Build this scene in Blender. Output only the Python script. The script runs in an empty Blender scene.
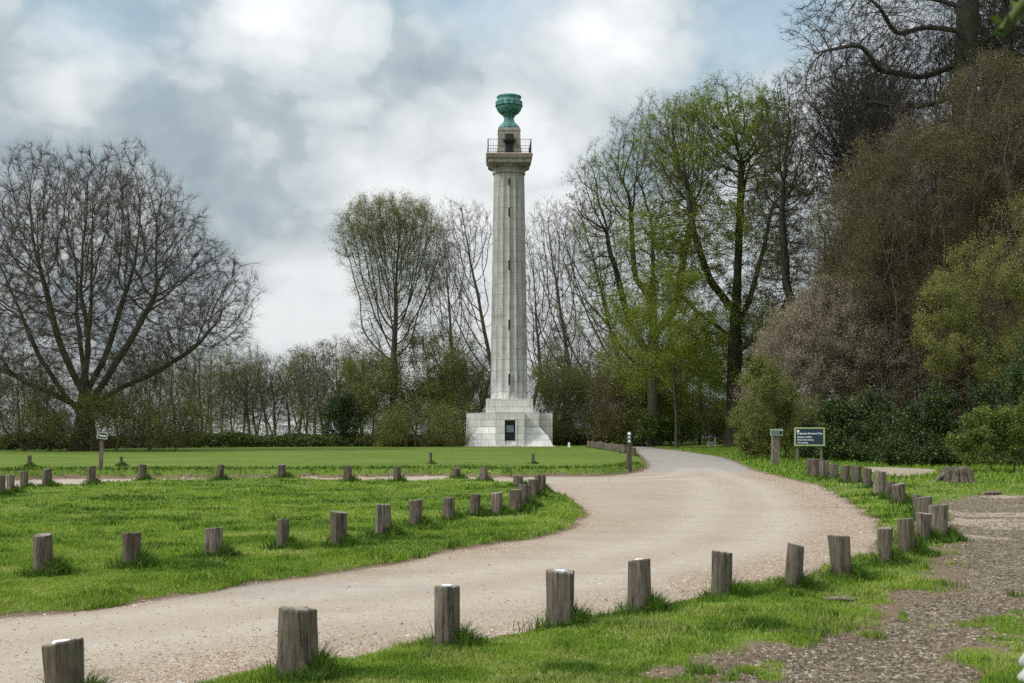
import bpy, math, random
import numpy as np
from mathutils import Vector, Matrix

R = math.radians
scene = bpy.context.scene
col = scene.collection

# ------------------------------------------------------------------ camera
F = 1280.0            # focal length in photo pixels (1024 wide)
HZ = 425.0            # horizon row
EYE = 2.0
cam_d = bpy.data.cameras.new('camera')
cam = bpy.data.objects.new('camera', cam_d)
col.objects.link(cam)
cam.location = (0, 0, EYE)
cam.rotation_euler = (R(90), 0, 0)
cam_d.sensor_width = 36
cam_d.lens = F / 1024 * 36
cam_d.shift_y = (HZ - 341.5) / 1024
cam_d.clip_start = 0.1
cam_d.dof.use_dof = True
cam_d.dof.focus_distance = 70
cam_d.dof.aperture_fstop = 5.6
cam_d.clip_end = 6000
scene.camera = cam

# ------------------------------------------------------------------ light
SUN_EL, SUN_AZ = 46, -112      # azimuth from +Y, negative is towards -X
world = bpy.data.worlds.new('World')
scene.world = world
world.use_nodes = True
wt = world.node_tree
wt.nodes.clear()


class G:
    """small helper that wires nodes"""
    def __init__(s, t):
        s.t = t

    def n(s, typ, **kw):
        nd = s.t.nodes.new(typ)
        for k, v in kw.items():
            setattr(nd, k, v)
        return nd

    def set(s, sock, v):
        if isinstance(v, bpy.types.NodeSocket):
            s.t.links.new(v, sock)
        elif v is not None:
            sock.default_value = v

    def math(s, op, a, b=None, c=None, clamp=False):
        nd = s.n('ShaderNodeMath', operation=op, use_clamp=clamp)
        s.set(nd.inputs[0], a); s.set(nd.inputs[1], b); s.set(nd.inputs[2], c)
        return nd.outputs[0]

    def vmath(s, op, a, b=None, out=0):
        nd = s.n('ShaderNodeVectorMath', operation=op)
        s.set(nd.inputs[0], a); s.set(nd.inputs[1], b)
        return nd.outputs[out]

    def noise(s, vec, scale, detail=4, rough=0.55, dist=0.0, out=0):
        nd = s.n('ShaderNodeTexNoise')
        s.set(nd.inputs['Vector'], vec)
        nd.inputs['Scale'].default_value = scale
        nd.inputs['Detail'].default_value = detail
        nd.inputs['Roughness'].default_value = rough
        nd.inputs['Distortion'].default_value = dist
        return nd.outputs[out]

    def voro(s, vec, scale, feature='F1', out='Distance', rand=1.0):
        nd = s.n('ShaderNodeTexVoronoi', feature=feature)
        s.set(nd.inputs['Vector'], vec)
        nd.inputs['Scale'].default_value = scale
        nd.inputs['Randomness'].default_value = rand
        return nd.outputs[out]

    def ramp(s, fac, stops, interp='LINEAR'):
        nd = s.n('ShaderNodeValToRGB')
        cr = nd.color_ramp
        cr.interpolation = interp
        while len(cr.elements) < len(stops):
            cr.elements.new(0.5)
        for e, (p, c) in zip(cr.elements, stops):
            e.position = p
            e.color = (c, c, c, 1) if not hasattr(c, '__len__') else (*c[:3], 1)
        s.set(nd.inputs[0], fac)
        return nd.outputs[0]

    def mix(s, fac, a, b, mode='MIX'):
        nd = s.n('ShaderNodeMix', data_type='RGBA', blend_type=mode)
        s.set(nd.inputs[0], fac)
        for i, v in ((6, a), (7, b)):
            if isinstance(v, tuple):
                v = (*v[:3], 1)
            s.set(nd.inputs[i], v)
        return nd.outputs[2]

    def scale3(s, vec, v):
        return s.vmath('MULTIPLY', vec, v)

    def attr(s, name, out='Fac'):
        return s.n('ShaderNodeAttribute', attribute_name=name).outputs[out]


g = G(wt)
tc = g.n('ShaderNodeTexCoord').outputs['Generated']
sky = g.n('ShaderNodeTexSky', sky_type='NISHITA')
sky.sun_disc = False
sky.sun_elevation = R(SUN_EL)
sky.sun_rotation = R(SUN_AZ)
sky.air_density = 1.1
sky.dust_density = 1.6
dirn = g.vmath('NORMALIZE', tc)
sep = g.n('ShaderNodeSeparateXYZ'); g.set(sep.inputs[0], dirn)


def sky_dir(px, py):
    v = Vector(((px - 512) / F, 1, (HZ - py) / F)).normalized()
    return tuple(v)


def blob(px, py, rad, amp):
    """soft patch of sky around one compass direction"""
    d = g.vmath('DOT_PRODUCT', dirn, sky_dir(px, py), out=1)
    k = 1.0 / (1 - math.cos(math.atan(rad / F)))
    e = g.math('MULTIPLY', g.math('SUBTRACT', 1.0, d), -k)
    return g.math('MULTIPLY', g.math('EXPONENT', e), amp)


def total(lst):
    o = lst[0]
    for x in lst[1:]:
        o = g.math('ADD', o, x)
    return o


stretched = g.scale3(dirn, (1.0, 1.0, 1.35))
warp = g.noise(stretched, 7.0, 6, 0.6, out=1)
wv = g.vmath('ADD', stretched, g.vmath('MULTIPLY', g.vmath('SUBTRACT', warp, (0.5, 0.5, 0.5)), (0.085, 0.085, 0.085)))


def billow(off, scale, detail=2.5, rough=0.5):
    """rounded cauliflower lobes for the cumulus, bright where the lobe bulges"""
    nd = g.n('ShaderNodeTexVoronoi', feature='F1', normalize=True)
    g.set(nd.inputs['Vector'], g.vmath('ADD', wv, off))
    nd.inputs['Scale'].default_value = scale
    nd.inputs['Detail'].default_value = detail
    nd.inputs['Roughness'].default_value = rough
    return g.math('SUBTRACT', 1.0, nd.outputs['Distance'])


n_big = g.noise(g.vmath('ADD', wv, (3.1, 0.7, 1.9)), 7.0, 9, 0.58)
n_shade = g.noise(g.vmath('ADD', wv, (7.7, 2.2, 4.03)), 7.0, 9, 0.52)
n_puff = billow((2.7, 9.2, 1.03), 11.0)
n_soft = g.noise(g.vmath('ADD', wv, (1.2, 5.2, 0.4)), 3.6, 3, 0.5)
# how much cloud: thin gaps of pale blue at the top
cover = total([g.math('MULTIPLY', n_big, 0.8), g.math('MULTIPLY', n_puff, 0.22),
               blob(480, -2, 55, -0.5), blob(110, -12, 70, -0.36), blob(415, -14, 40, -0.16), blob(775, -2, 70, -0.5),
               blob(560, -20, 40, -0.30)])
cov = g.ramp(cover, [(0.10, 0.32), (0.32, 0.6), (0.44, 0.93), (0.52, 1.0)])
# light and dark parts of the cloud deck
shade = total([g.math('MULTIPLY', n_shade, 0.62), g.math('MULTIPLY', g.math('SUBTRACT', n_puff, 0.42), 1.05), g.math('MULTIPLY', n_soft, 0.25),
               blob(590, 85, 90, 0.09), blob(660, 50, 60, 0.04), blob(320, 50, 90, 0.05), blob(440, 150, 60, 0.10), blob(300, 315, 75, 0.26),
               blob(40, 45, 80, 0.04), blob(385, 192, 34, 0.13), blob(560, 190, 60, 0.10), blob(230, 60, 60, 0.03), blob(455, 215, 40, 0.10),
               blob(30, 120, 90, -0.09), blob(195, 205, 85, -0.10), blob(320, 240, 70, -0.10), blob(70, 100, 60, 0.03),
               blob(620, 130, 60, -0.04), blob(150, 150, 60, -0.05), blob(470, 70, 45, -0.05), blob(10, 30, 40, -0.04),
               blob(460, 420, 170, 0.12), blob(700, 330, 130, 0.12)])
cl = g.ramp(shade, [(0.42, (0.23, 0.29, 0.33)), (0.56, (0.31, 0.375, 0.415)), (0.66, (0.38, 0.44, 0.475)), (0.71, (0.47, 0.52, 0.545)), (0.80, (0.56, 0.60, 0.62)), (0.92, (0.67, 0.70, 0.71)), (1.0, (0.74, 0.76, 0.77))])
# an overcast deck is brighter towards the zenith and towards the veiled sun
up = g.math('MAXIMUM', sep.outputs[2], 0.0)
sd = Vector((math.sin(R(SUN_AZ)) * math.cos(R(SUN_EL)), math.cos(R(SUN_AZ)) * math.cos(R(SUN_EL)), math.sin(R(SUN_EL))))
toward = g.math('MAXIMUM', g.vmath('DOT_PRODUCT', dirn, tuple(sd), out=1), 0.0)
lum = g.math('ADD', 1.0, g.math('ADD', g.math('MULTIPLY', g.math('POWER', up, 1.5), 1.7),
                                g.math('MULTIPLY', g.math('POWER', toward, 3.0), 1.3)))
clm = g.vmath('SCALE', cl); wt.links.new(lum, clm.node.inputs['Scale'])
bg1 = g.n('ShaderNodeBackground'); g.set(bg1.inputs[0], g.vmath('MULTIPLY', sky.outputs[0], (0.92, 1.03, 0.93))); bg1.inputs[1].default_value = 0.15
bg2 = g.n('ShaderNodeBackground'); g.set(bg2.inputs[0], clm); bg2.inputs[1].default_value = 1.0
mixs = g.n('ShaderNodeMixShader')
hz = g.ramp(sep.outputs[2], [(0.0, 1.0), (0.10, 0.0)])
g.set(mixs.inputs[0], g.math('MAXIMUM', g.math('MAXIMUM', cov, hz), g.ramp(up, [(0.45, 0.0), (0.7, 0.75)])))
wt.links.new(bg1.outputs[0], mixs.inputs[1]); wt.links.new(bg2.outputs[0], mixs.inputs[2])
wo = g.n('ShaderNodeOutputWorld'); wt.links.new(mixs.outputs[0], wo.inputs[0])

sun_d = bpy.data.lights.new('sun', 'SUN')
sun_d.energy = 2.3
sun_d.angle = R(9)
sun_d.color = (1.0, 0.955, 0.89)
sun = bpy.data.objects.new('sun', sun_d)
col.objects.link(sun)
sun.rotation_euler = (-sd).to_track_quat('-Z', 'Y').to_euler()
sun.location = (-60, -20, 80)

vs = scene.view_settings
vs.view_transform = 'Standard'
vs.look = 'None'
vs.exposure = 0.1
vs.gamma = 1.0
vs.use_curve_mapping = False
scene.render.engine = 'CYCLES'
cy = scene.cycles
cy.max_bounces = 5
cy.diffuse_bounces = 2
cy.glossy_bounces = 2
cy.transmission_bounces = 3
cy.transparent_max_bounces = 6
cy.use_denoising = False
cy.use_adaptive_sampling = True
cy.adaptive_threshold = 0.02
scene.render.filter_size = 1.2 if hasattr(scene.render, 'filter_size') else 1.5

# ------------------------------------------------------------------ small helpers
_mesh_n = {}


def np_mesh(name, verts, faces, mats, attrs=None, smooth=False, uv=None, midx=None):
    """mesh from numpy arrays; faces (n,3) or (n,4), or a list of such arrays"""
    me = bpy.data.meshes.new(name)
    fl = faces if isinstance(faces, list) else [faces]
    fl = [np.asarray(f, dtype=np.int32) for f in fl if len(f)]
    nl = sum(f.size for f in fl)
    nf = sum(len(f) for f in fl)
    verts = np.asarray(verts, dtype=np.float32)
    me.vertices.add(len(verts))
    me.vertices.foreach_set('co', verts.ravel())
    me.loops.add(nl)
    me.polygons.add(nf)
    me.loops.foreach_set('vertex_index', np.concatenate([f.ravel() for f in fl]))
    sizes = np.concatenate([np.full(len(f), f.shape[1], np.int32) for f in fl])
    starts = np.concatenate([[0], np.cumsum(sizes)[:-1]]).astype(np.int32)
    me.polygons.foreach_set('loop_start', starts)
    me.polygons.foreach_set('loop_total', sizes)
    if smooth:
        me.polygons.foreach_set('use_smooth', np.ones(nf, bool))
    for m in (mats if isinstance(mats, (list, tuple)) else [mats]):
        me.materials.append(m)
    if midx is not None:
        me.polygons.foreach_set('material_index', np.asarray(midx, np.int32))
    for k, v in (attrs or {}).items():
        a = me.attributes.new(k, 'FLOAT', 'POINT')
        a.data.foreach_set('value', np.asarray(v, np.float32))
    if uv is not None:
        u = me.uv_layers.new(name='UVMap')
        u.data.foreach_set('uv', np.asarray(uv, np.float32).ravel())
    me.update(calc_edges=True)
    return me


def link(name, me, parent=None, loc=None):
    o = bpy.data.objects.new(name, me)
    col.objects.link(o)
    if parent is not None:
        o.parent = parent
    if loc is not None:
        o.location = loc
    return o


def tag(o, label=None, cat=None, group=None, kind=None):
    if label: o['label'] = label
    if cat: o['category'] = cat
    if group: o['group'] = group
    if kind: o['kind'] = kind
    return o


def thing(name, label, cat, loc=(0, 0, 0), rz=0.0, group=None):
    o = bpy.data.objects.new(name, None)
    o.empty_display_size = 0.3
    col.objects.link(o)
    o.location = loc
    o.rotation_euler = (0, 0, rz)
    return tag(o, label, cat, group)


class MB:
    """collects boxes, prisms and lathes into one mesh (metres), with box-mapped UVs"""
    def __init__(s):
        s.v = []; s.f = []; s.m = []; s.sm = []

    def add(s, verts, faces, mi=0, smooth=False):
        b = len(s.v)
        s.v += [tuple(v) for v in verts]
        for f in faces:
            s.f.append([b + i for i in f]); s.m.append(mi); s.sm.append(smooth)
        return s

    def box(s, x0, x1, y0, y1, z0, z1, mi=0, mat=None, bev=0.0):
        if bev:
            return s.frust((x0 + x1) / 2, (y0 + y1) / 2, z0, z1, (x1 - x0) / 2, (y1 - y0) / 2, (x1 - x0) / 2, (y1 - y0) / 2, mi, mat)
        vs_ = [(x, y, z) for z in (z0, z1) for y in (y0, y1) for x in (x0, x1)]
        if mat is not None:
            vs_ = [mat @ Vector(v) for v in vs_]
        return s.add(vs_, [(0, 2, 3, 1), (4, 5, 7, 6), (0, 1, 5, 4), (2, 6, 7, 3), (0, 4, 6, 2), (1, 3, 7, 5)], mi)

    def frust(s, cx, cy_, z0, z1, ax, ay, bx, by, mi=0, mat=None):
        vs_ = [(cx + sx * hx, cy_ + sy * hy, z) for z, hx, hy in ((z0, ax, ay), (z1, bx, by)) for sy in (-1, 1) for sx in (-1, 1)]
        if mat is not None:
            vs_ = [mat @ Vector(v) for v in vs_]
        return s.add(vs_, [(0, 2, 3, 1), (4, 5, 7, 6), (0, 1, 5, 4), (2, 6, 7, 3), (0, 4, 6, 2), (1, 3, 7, 5)], mi)

    def lathe(s, prof, n=32, mi=0, cx=0, cy_=0, cap=True, smooth=True, fn=None):
        b = len(s.v)
        for r, z in prof:
            for k in range(n):
                a = 2 * math.pi * k / n
                rr = r if fn is None else fn(r, z, a)
                s.v.append((cx + rr * math.cos(a), cy_ + rr * math.sin(a), z))
        for i in range(len(prof) - 1):
            for k in range(n):
                q = (k + 1) % n
                s.f.append([b + i * n + k, b + i * n + q, b + (i + 1) * n + q, b + (i + 1) * n + k]); s.m.append(mi); s.sm.append(smooth)
        if cap:
            s.f.append([b + k for k in range(n)][::-1]); s.m.append(mi); s.sm.append(False)
            t = b + (len(prof) - 1) * n
            s.f.append([t + k for k in range(n)]); s.m.append(mi); s.sm.append(False)
        return s

    def tube(s, a, b_, r, n=8, mi=0, r2=None):
        a = Vector(a); b_ = Vector(b_)
        d = (b_ - a).normalized()
        u = d.orthogonal().normalized(); w = d.cross(u)
        r2 = r if r2 is None else r2
        vs_ = [p + (u * math.cos(2 * math.pi * k / n) + w * math.sin(2 * math.pi * k / n)) * rr for p, rr in ((a, r), (b_, r2)) for k in range(n)]
        fs = [(k, (k + 1) % n, n + (k + 1) % n, n + k) for k in range(n)]
        s.add(vs_, fs, mi, n > 6)
        s.add(vs_, [tuple(range(n))[::-1], tuple(range(n, 2 * n))], mi)
        return s

    def build(s, name, mats, parent=None, cyl_uv=False, loc=None):
        me = bpy.data.meshes.new(name)
        me.from_pydata(s.v, [], s.f)
        for m in (mats if isinstance(mats, (list, tuple)) else [mats]):
            me.materials.append(m)
        me.polygons.foreach_set('material_index', s.m)
        me.polygons.foreach_set('use_smooth', s.sm)
        uv = me.uv_layers.new(name='UVMap')
        for p in me.polygons:
            nx, ny, nz = (abs(c) for c in p.normal)
            cang = math.atan2(p.center.y, p.center.x)
            for li in p.loop_indices:
                c = me.vertices[me.loops[li].vertex_index].co
                if cyl_uv and nz < 0.7:
                    a = math.atan2(c.y, c.x)
                    while a - cang > math.pi: a -= 2 * math.pi
                    while a - cang < -math.pi: a += 2 * math.pi
                    uv.data[li].uv = (a * 1.6, c.z)
                elif nz > 0.8: uv.data[li].uv = (c.x, c.y)
                elif nx > ny: uv.data[li].uv = (c.y, c.z)
                else: uv.data[li].uv = (c.x, c.z)
        me.update()
        return link(name, me, parent, loc)


def copy_tree(o, parent=None):
    c = o.copy(); col.objects.link(c)
    if parent is not None:
        c.parent = parent
    for ch in list(o.children):
        copy_tree(ch, c)
    return c


# value noise on numpy arrays
def _hash(i, j, k, seed):
    n = (i * 374761393 + j * 668265263 + k * 1274126177 + seed * 974634777) & 0x7fffffff
    n = ((n ^ (n >> 13)) * 1274126177) & 0x7fffffff
    n = (n ^ (n >> 16)) & 0xffff
    return n / 65535.0


def vnoise(x, y, z=None, seed=0):
    x = np.asarray(x, float); y = np.asarray(y, float)
    z = np.zeros_like(x) if z is None else np.asarray(z, float)
    xi = np.floor(x).astype(np.int64); yi = np.floor(y).astype(np.int64); zi = np.floor(z).astype(np.int64)
    fx, fy, fz = x - xi, y - yi, z - zi
    fx = fx * fx * (3 - 2 * fx); fy = fy * fy * (3 - 2 * fy); fz = fz * fz * (3 - 2 * fz)
    o = 0
    for a in (0, 1):
        for b in (0, 1):
            for c in (0, 1):
                w = (fx if a else 1 - fx) * (fy if b else 1 - fy) * (fz if c else 1 - fz)
                o = o + w * _hash(xi + a, yi + b, zi + c, seed)
    return o


def fbm(x, y, z=None, oct=3, seed=0):
    o = 0; a = 1; t = 0
    for k in range(oct):
        o = o + a * vnoise(x * 2 ** k, y * 2 ** k, None if z is None else z * 2 ** k, seed + k)
        t += a; a *= 0.5
    return o / t


def sstep(a, b, x):
    t = np.clip((x - a) / (b - a), 0, 1)
    return t * t * (3 - 2 * t)


# ------------------------------------------------------------------ materials
def mat(name):
    m = bpy.data.materials.new(name)
    m.use_nodes = True
    t = m.node_tree
    b = t.nodes['Principled BSDF']
    return m, G(t), b


def mat_ground():
    m, g, b = mat('turf')
    P = g.n('ShaderNodeNewGeometry').outputs['Position']
    n1 = g.noise(P, 0.35, 4, 0.6)
    n2 = g.noise(P, 6.0, 4, 0.65)
    n0 = g.noise(g.scale3(P, (1.0, 1.6, 1.0)), 0.09, 5, 0.6)
    n3 = g.noise(g.scale3(P, (1.0, 0.45, 1.0)), 1.7, 3, 0.6)
    c = g.mix(g.ramp(n1, [(0.35, 0.0), (0.65, 1.0)]), (0.088, 0.138, 0.018), (0.125, 0.178, 0.025))
    c = g.mix(g.ramp(n0, [(0.40, 0.55), (0.56, 0.0)]), c, (0.062, 0.11, 0.016))
    c = g.mix(g.ramp(n0, [(0.54, 0.0), (0.66, 0.5)]), c, (0.165, 0.185, 0.05))
    c = g.mix(g.ramp(n3, [(0.4, 0.0), (0.68, 0.6)]), c, (0.15, 0.175, 0.04))
    c = g.mix(g.ramp(n2, [(0.3, 0.55), (0.55, 0.0)]), c, (0.05, 0.10, 0.014))
    soil = g.mix(g.noise(P, 9.0, 4, 0.7), (0.10, 0.065, 0.04), (0.21, 0.16, 0.11))
    wear = g.math('ADD', g.attr('wear'), g.math('MULTIPLY', g.math('SUBTRACT', g.noise(P, 3.2, 5, 0.7), 0.5), 0.9))
    c = g.mix(g.ramp(wear, [(0.42, 0.0), (0.62, 1.0)]), c, soil)
    g.set(b.inputs['Base Color'], c)
    b.inputs['Roughness'].default_value = 0.95
    b.inputs['Specular IOR Level'].default_value = 0.1
    bp = g.n('ShaderNodeBump'); bp.inputs['Strength'].default_value = 0.6; bp.inputs['Distance'].default_value = 0.06
    g.set(bp.inputs['Height'], n2); g.set(b.inputs['Normal'], bp.outputs[0])
    return m


def mat_gravel():
    m, g, b = mat('gravel')
    P = g.n('ShaderNodeNewGeometry').outputs['Position']
    big = g.noise(g.scale3(P, (1.0, 0.6, 1.0)), 0.45, 4, 0.6)
    mid = g.noise(P, 3.0, 4, 0.7)
    v = g.n('ShaderNodeTexVoronoi'); g.set(v.inputs['Vector'], P); v.inputs['Scale'].default_value = 42
    v2 = g.n('ShaderNodeTexVoronoi'); g.set(v2.inputs['Vector'], P); v2.inputs['Scale'].default_value = 95
    hsv = g.n('ShaderNodeSeparateColor'); g.set(hsv.inputs[0], v.outputs['Color'])
    hsv2 = g.n('ShaderNodeSeparateColor'); g.set(hsv2.inputs[0], v2.outputs['Color'])
    base = g.mix(g.ramp(big, [(0.35, 0.0), (0.65, 1.0)]), (0.31, 0.25, 0.18), (0.39, 0.325, 0.25))
    stone = g.ramp(hsv.outputs[0], [(0.0, (0.11, 0.065, 0.04)), (0.25, (0.25, 0.16, 0.10)), (0.6, (0.34, 0.245, 0.17)), (0.85, (0.44, 0.37, 0.30)), (1.0, (0.52, 0.47, 0.41))])
    fine = g.ramp(hsv2.outputs[1], [(0.0, (0.16, 0.12, 0.09)), (0.4, (0.27, 0.215, 0.17)), (1.0, (0.40, 0.345, 0.295))])
    loose = g.math('ADD', g.attr('loose'), g.math('MULTIPLY', g.math('SUBTRACT', mid, 0.5), 1.1))
    lf = g.ramp(loose, [(0.30, 0.16), (0.62, 0.9)])
    c = g.mix(0.45, base, fine)
    c = g.mix(lf, c, stone)
    # grey, oilier chippings and old tarmac that show through
    grey = g.math('ADD', g.attr('grey'), g.math('MULTIPLY', g.math('SUBTRACT', g.noise(P, 1.3, 5, 0.65), 0.5), 0.8))
    c = g.mix(g.ramp(grey, [(0.35, 0.0), (0.75, 0.75)]), c, g.mix(hsv.outputs[1], (0.19, 0.18, 0.175), (0.33, 0.31, 0.29)))
    damp = g.noise(g.scale3(P, (0.22, 1.0, 1.0)), 0.9, 5, 0.6)
    c = g.mix(g.ramp(damp, [(0.48, 0.0), (0.70, 0.42)]), c, (0.23, 0.165, 0.115))
    c = g.mix(g.math('MULTIPLY', g.attr('rut'), g.ramp(mid, [(0.35, 0.25), (0.6, 0.75)])), c, (0.40, 0.345, 0.285))
    c = g.mix(g.math('MULTIPLY', g.attr('soil'), 0.85), c, (0.13, 0.085, 0.055))
    g.set(b.inputs['Base Color'], c)
    b.inputs['Roughness'].default_value = 0.9
    b.inputs['Specular IOR Level'].default_value = 0.2
    h = g.math('ADD', g.math('MULTIPLY', v.outputs['Distance'], g.math('MULTIPLY', lf, -1.0)), g.math('MULTIPLY', mid, 0.8))
    bp = g.n('ShaderNodeBump'); bp.inputs['Strength'].default_value = 0.7; bp.inputs['Distance'].default_value = 0.02
    g.set(bp.inputs['Height'], h); g.set(b.inputs['Normal'], bp.outputs[0])
    return m


def mat_dirt():
    m, g, b = mat('trodden_earth')
    P = g.n('ShaderNodeNewGeometry').outputs['Position']
    n1 = g.noise(P, 0.8, 4, 0.6)
    v = g.n('ShaderNodeTexVoronoi'); g.set(v.inputs['Vector'], g.scale3(P, (1.0, 1.0, 1.0))); v.inputs['Scale'].default_value = 28
    s = g.n('ShaderNodeSeparateColor'); g.set(s.inputs[0], v.outputs['Color'])
    c = g.ramp(s.outputs[0], [(0.0, (0.055, 0.038, 0.025)), (0.35, (0.12, 0.09, 0.06)), (0.7, (0.21, 0.168, 0.118)), (1.0, (0.34, 0.285, 0.215))])
    bare = g.mix(g.noise(P, 7, 4, 0.7), (0.29, 0.225, 0.165), (0.44, 0.37, 0.29))
    c = g.mix(g.ramp(g.math('ADD', g.attr('bare'), g.math('MULTIPLY', g.math('SUBTRACT', n1, 0.5), 1.6)), [(0.42, 0.0), (0.66, 0.85)]), c, bare)
    g.set(b.inputs['Base Color'], c)
    b.inputs['Roughness'].default_value = 0.95
    b.inputs['Specular IOR Level'].default_value = 0.1
    bp = g.n('ShaderNodeBump'); bp.inputs['Strength'].default_value = 0.9; bp.inputs['Distance'].default_value = 0.03
    g.set(bp.inputs['Height'], g.math('ADD', v.outputs['Distance'], n1)); g.set(b.inputs['Normal'], bp.outputs[0])
    return m


def mat_leaf(name, stops, trans=0.3, rough=0.6, spec=0.2):
    m, g, b = mat(name)
    c = g.ramp(g.attr('rnd'), stops)
    P = g.n('ShaderNodeNewGeometry').outputs['Position']
    c = g.mix(g.ramp(g.noise(P, 0.5, 3, 0.6), [(0.35, 0.35), (0.6, 0.0)]), c, g.mix(0.5, c, (0.02, 0.02, 0.008)))
    g.set(b.inputs['Base Color'], c)
    b.inputs['Roughness'].default_value = rough
    b.inputs['Specular IOR Level'].default_value = spec
    if trans:
        tr = g.n('ShaderNodeBsdfTranslucent'); g.set(tr.inputs[0], c)
        mx = g.n('ShaderNodeMixShader'); mx.inputs[0].default_value = trans
        out = g.t.nodes['Material Output']
        g.t.links.new(b.outputs[0], mx.inputs[1]); g.t.links.new(tr.outputs[0], mx.inputs[2]); g.t.links.new(mx.outputs[0], out.inputs[0])
    return m


def mat_bark(name, a, b_, moss=None, mossamt=0.0):
    m, g, b = mat(name)
    P = g.n('ShaderNodeTexCoord').outputs['Object']
    n = g.noise(g.scale3(P, (1.0, 1.0, 0.25)), 5.0, 5, 0.65)
    c = g.mix(g.ramp(n, [(0.3, 0.0), (0.7, 1.0)]), a, b_)
    if moss:
        c = g.mix(g.ramp(g.noise(P, 0.7, 4, 0.6), [(0.45 - 0.2 * mossamt, 0.0), (0.65, mossamt)]), c, moss)
    g.set(b.inputs['Base Color'], c)
    b.inputs['Roughness'].default_value = 0.9
    b.inputs['Specular IOR Level'].default_value = 0.15
    bp = g.n('ShaderNodeBump'); bp.inputs['Strength'].default_value = 0.5; bp.inputs['Distance'].default_value = 0.05
    g.set(bp.inputs['Height'], n); g.set(b.inputs['Normal'], bp.outputs[0])
    return m


def mat_wood(name, a=(0.19, 0.155, 0.12), b_=(0.048, 0.036, 0.027), dark=(0.022, 0.016, 0.013)):
    m, g, b = mat(name)
    P = g.n('ShaderNodeTexCoord').outputs['Object']
    oi = g.n('ShaderNodeObjectInfo').outputs['Random']
    off = g.n('ShaderNodeCombineXYZ'); g.set(off.inputs[2], g.math('MULTIPLY', oi, 37.0))
    P2 = g.vmath('ADD', P, off.outputs[0])
    n = g.noise(g.scale3(P2, (1.0, 1.0, 0.07)), 34.0, 6, 0.75)
    n2 = g.noise(P2, 4.5, 4, 0.6)
    c = g.mix(g.ramp(n, [(0.38, 0.0), (0.62, 1.0)]), b_, a)
    c = g.mix(g.ramp(n, [(0.38, 1.0), (0.45, 0.0)]), c, dark)
    c = g.mix(g.ramp(n2, [(0.42, 0.0), (0.68, 0.65)]), c, (0.085, 0.085, 0.05))
    c = g.mix(g.ramp(g.math('ADD', n2, g.math('MULTIPLY', g.math('SUBTRACT', oi, 0.5), 0.3)), [(0.28, 0.7), (0.45, 0.0)]), c, (0.07, 0.045, 0.035))
    g.set(b.inputs['Base Color'], c)
    b.inputs['Roughness'].default_value = 0.85
    b.inputs['Specular IOR Level'].default_value = 0.2
    bp = g.n('ShaderNodeBump'); bp.inputs['Strength'].default_value = 0.8; bp.inputs['Distance'].default_value = 0.015
    g.set(bp.inputs['Height'], n); g.set(b.inputs['Normal'], bp.outputs[0])
    return m


def mat_plain(name, c, rough=0.6, metal=0.0, spec=0.4, var=0.12, scale=8.0):
    m, g, b = mat(name)
    P = g.n('ShaderNodeTexCoord').outputs['Object']
    n = g.noise(P, scale, 4, 0.6)
    d = tuple(x * (1 - var * 2) for x in c)
    g.set(b.inputs['Base Color'], g.mix(n, d, tuple(min(1, x * (1 + var)) for x in c)))
    b.inputs['Roughness'].default_value = rough
    b.inputs['Metallic'].default_value = metal
    b.inputs['Specular IOR Level'].default_value = spec
    return m


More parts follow.
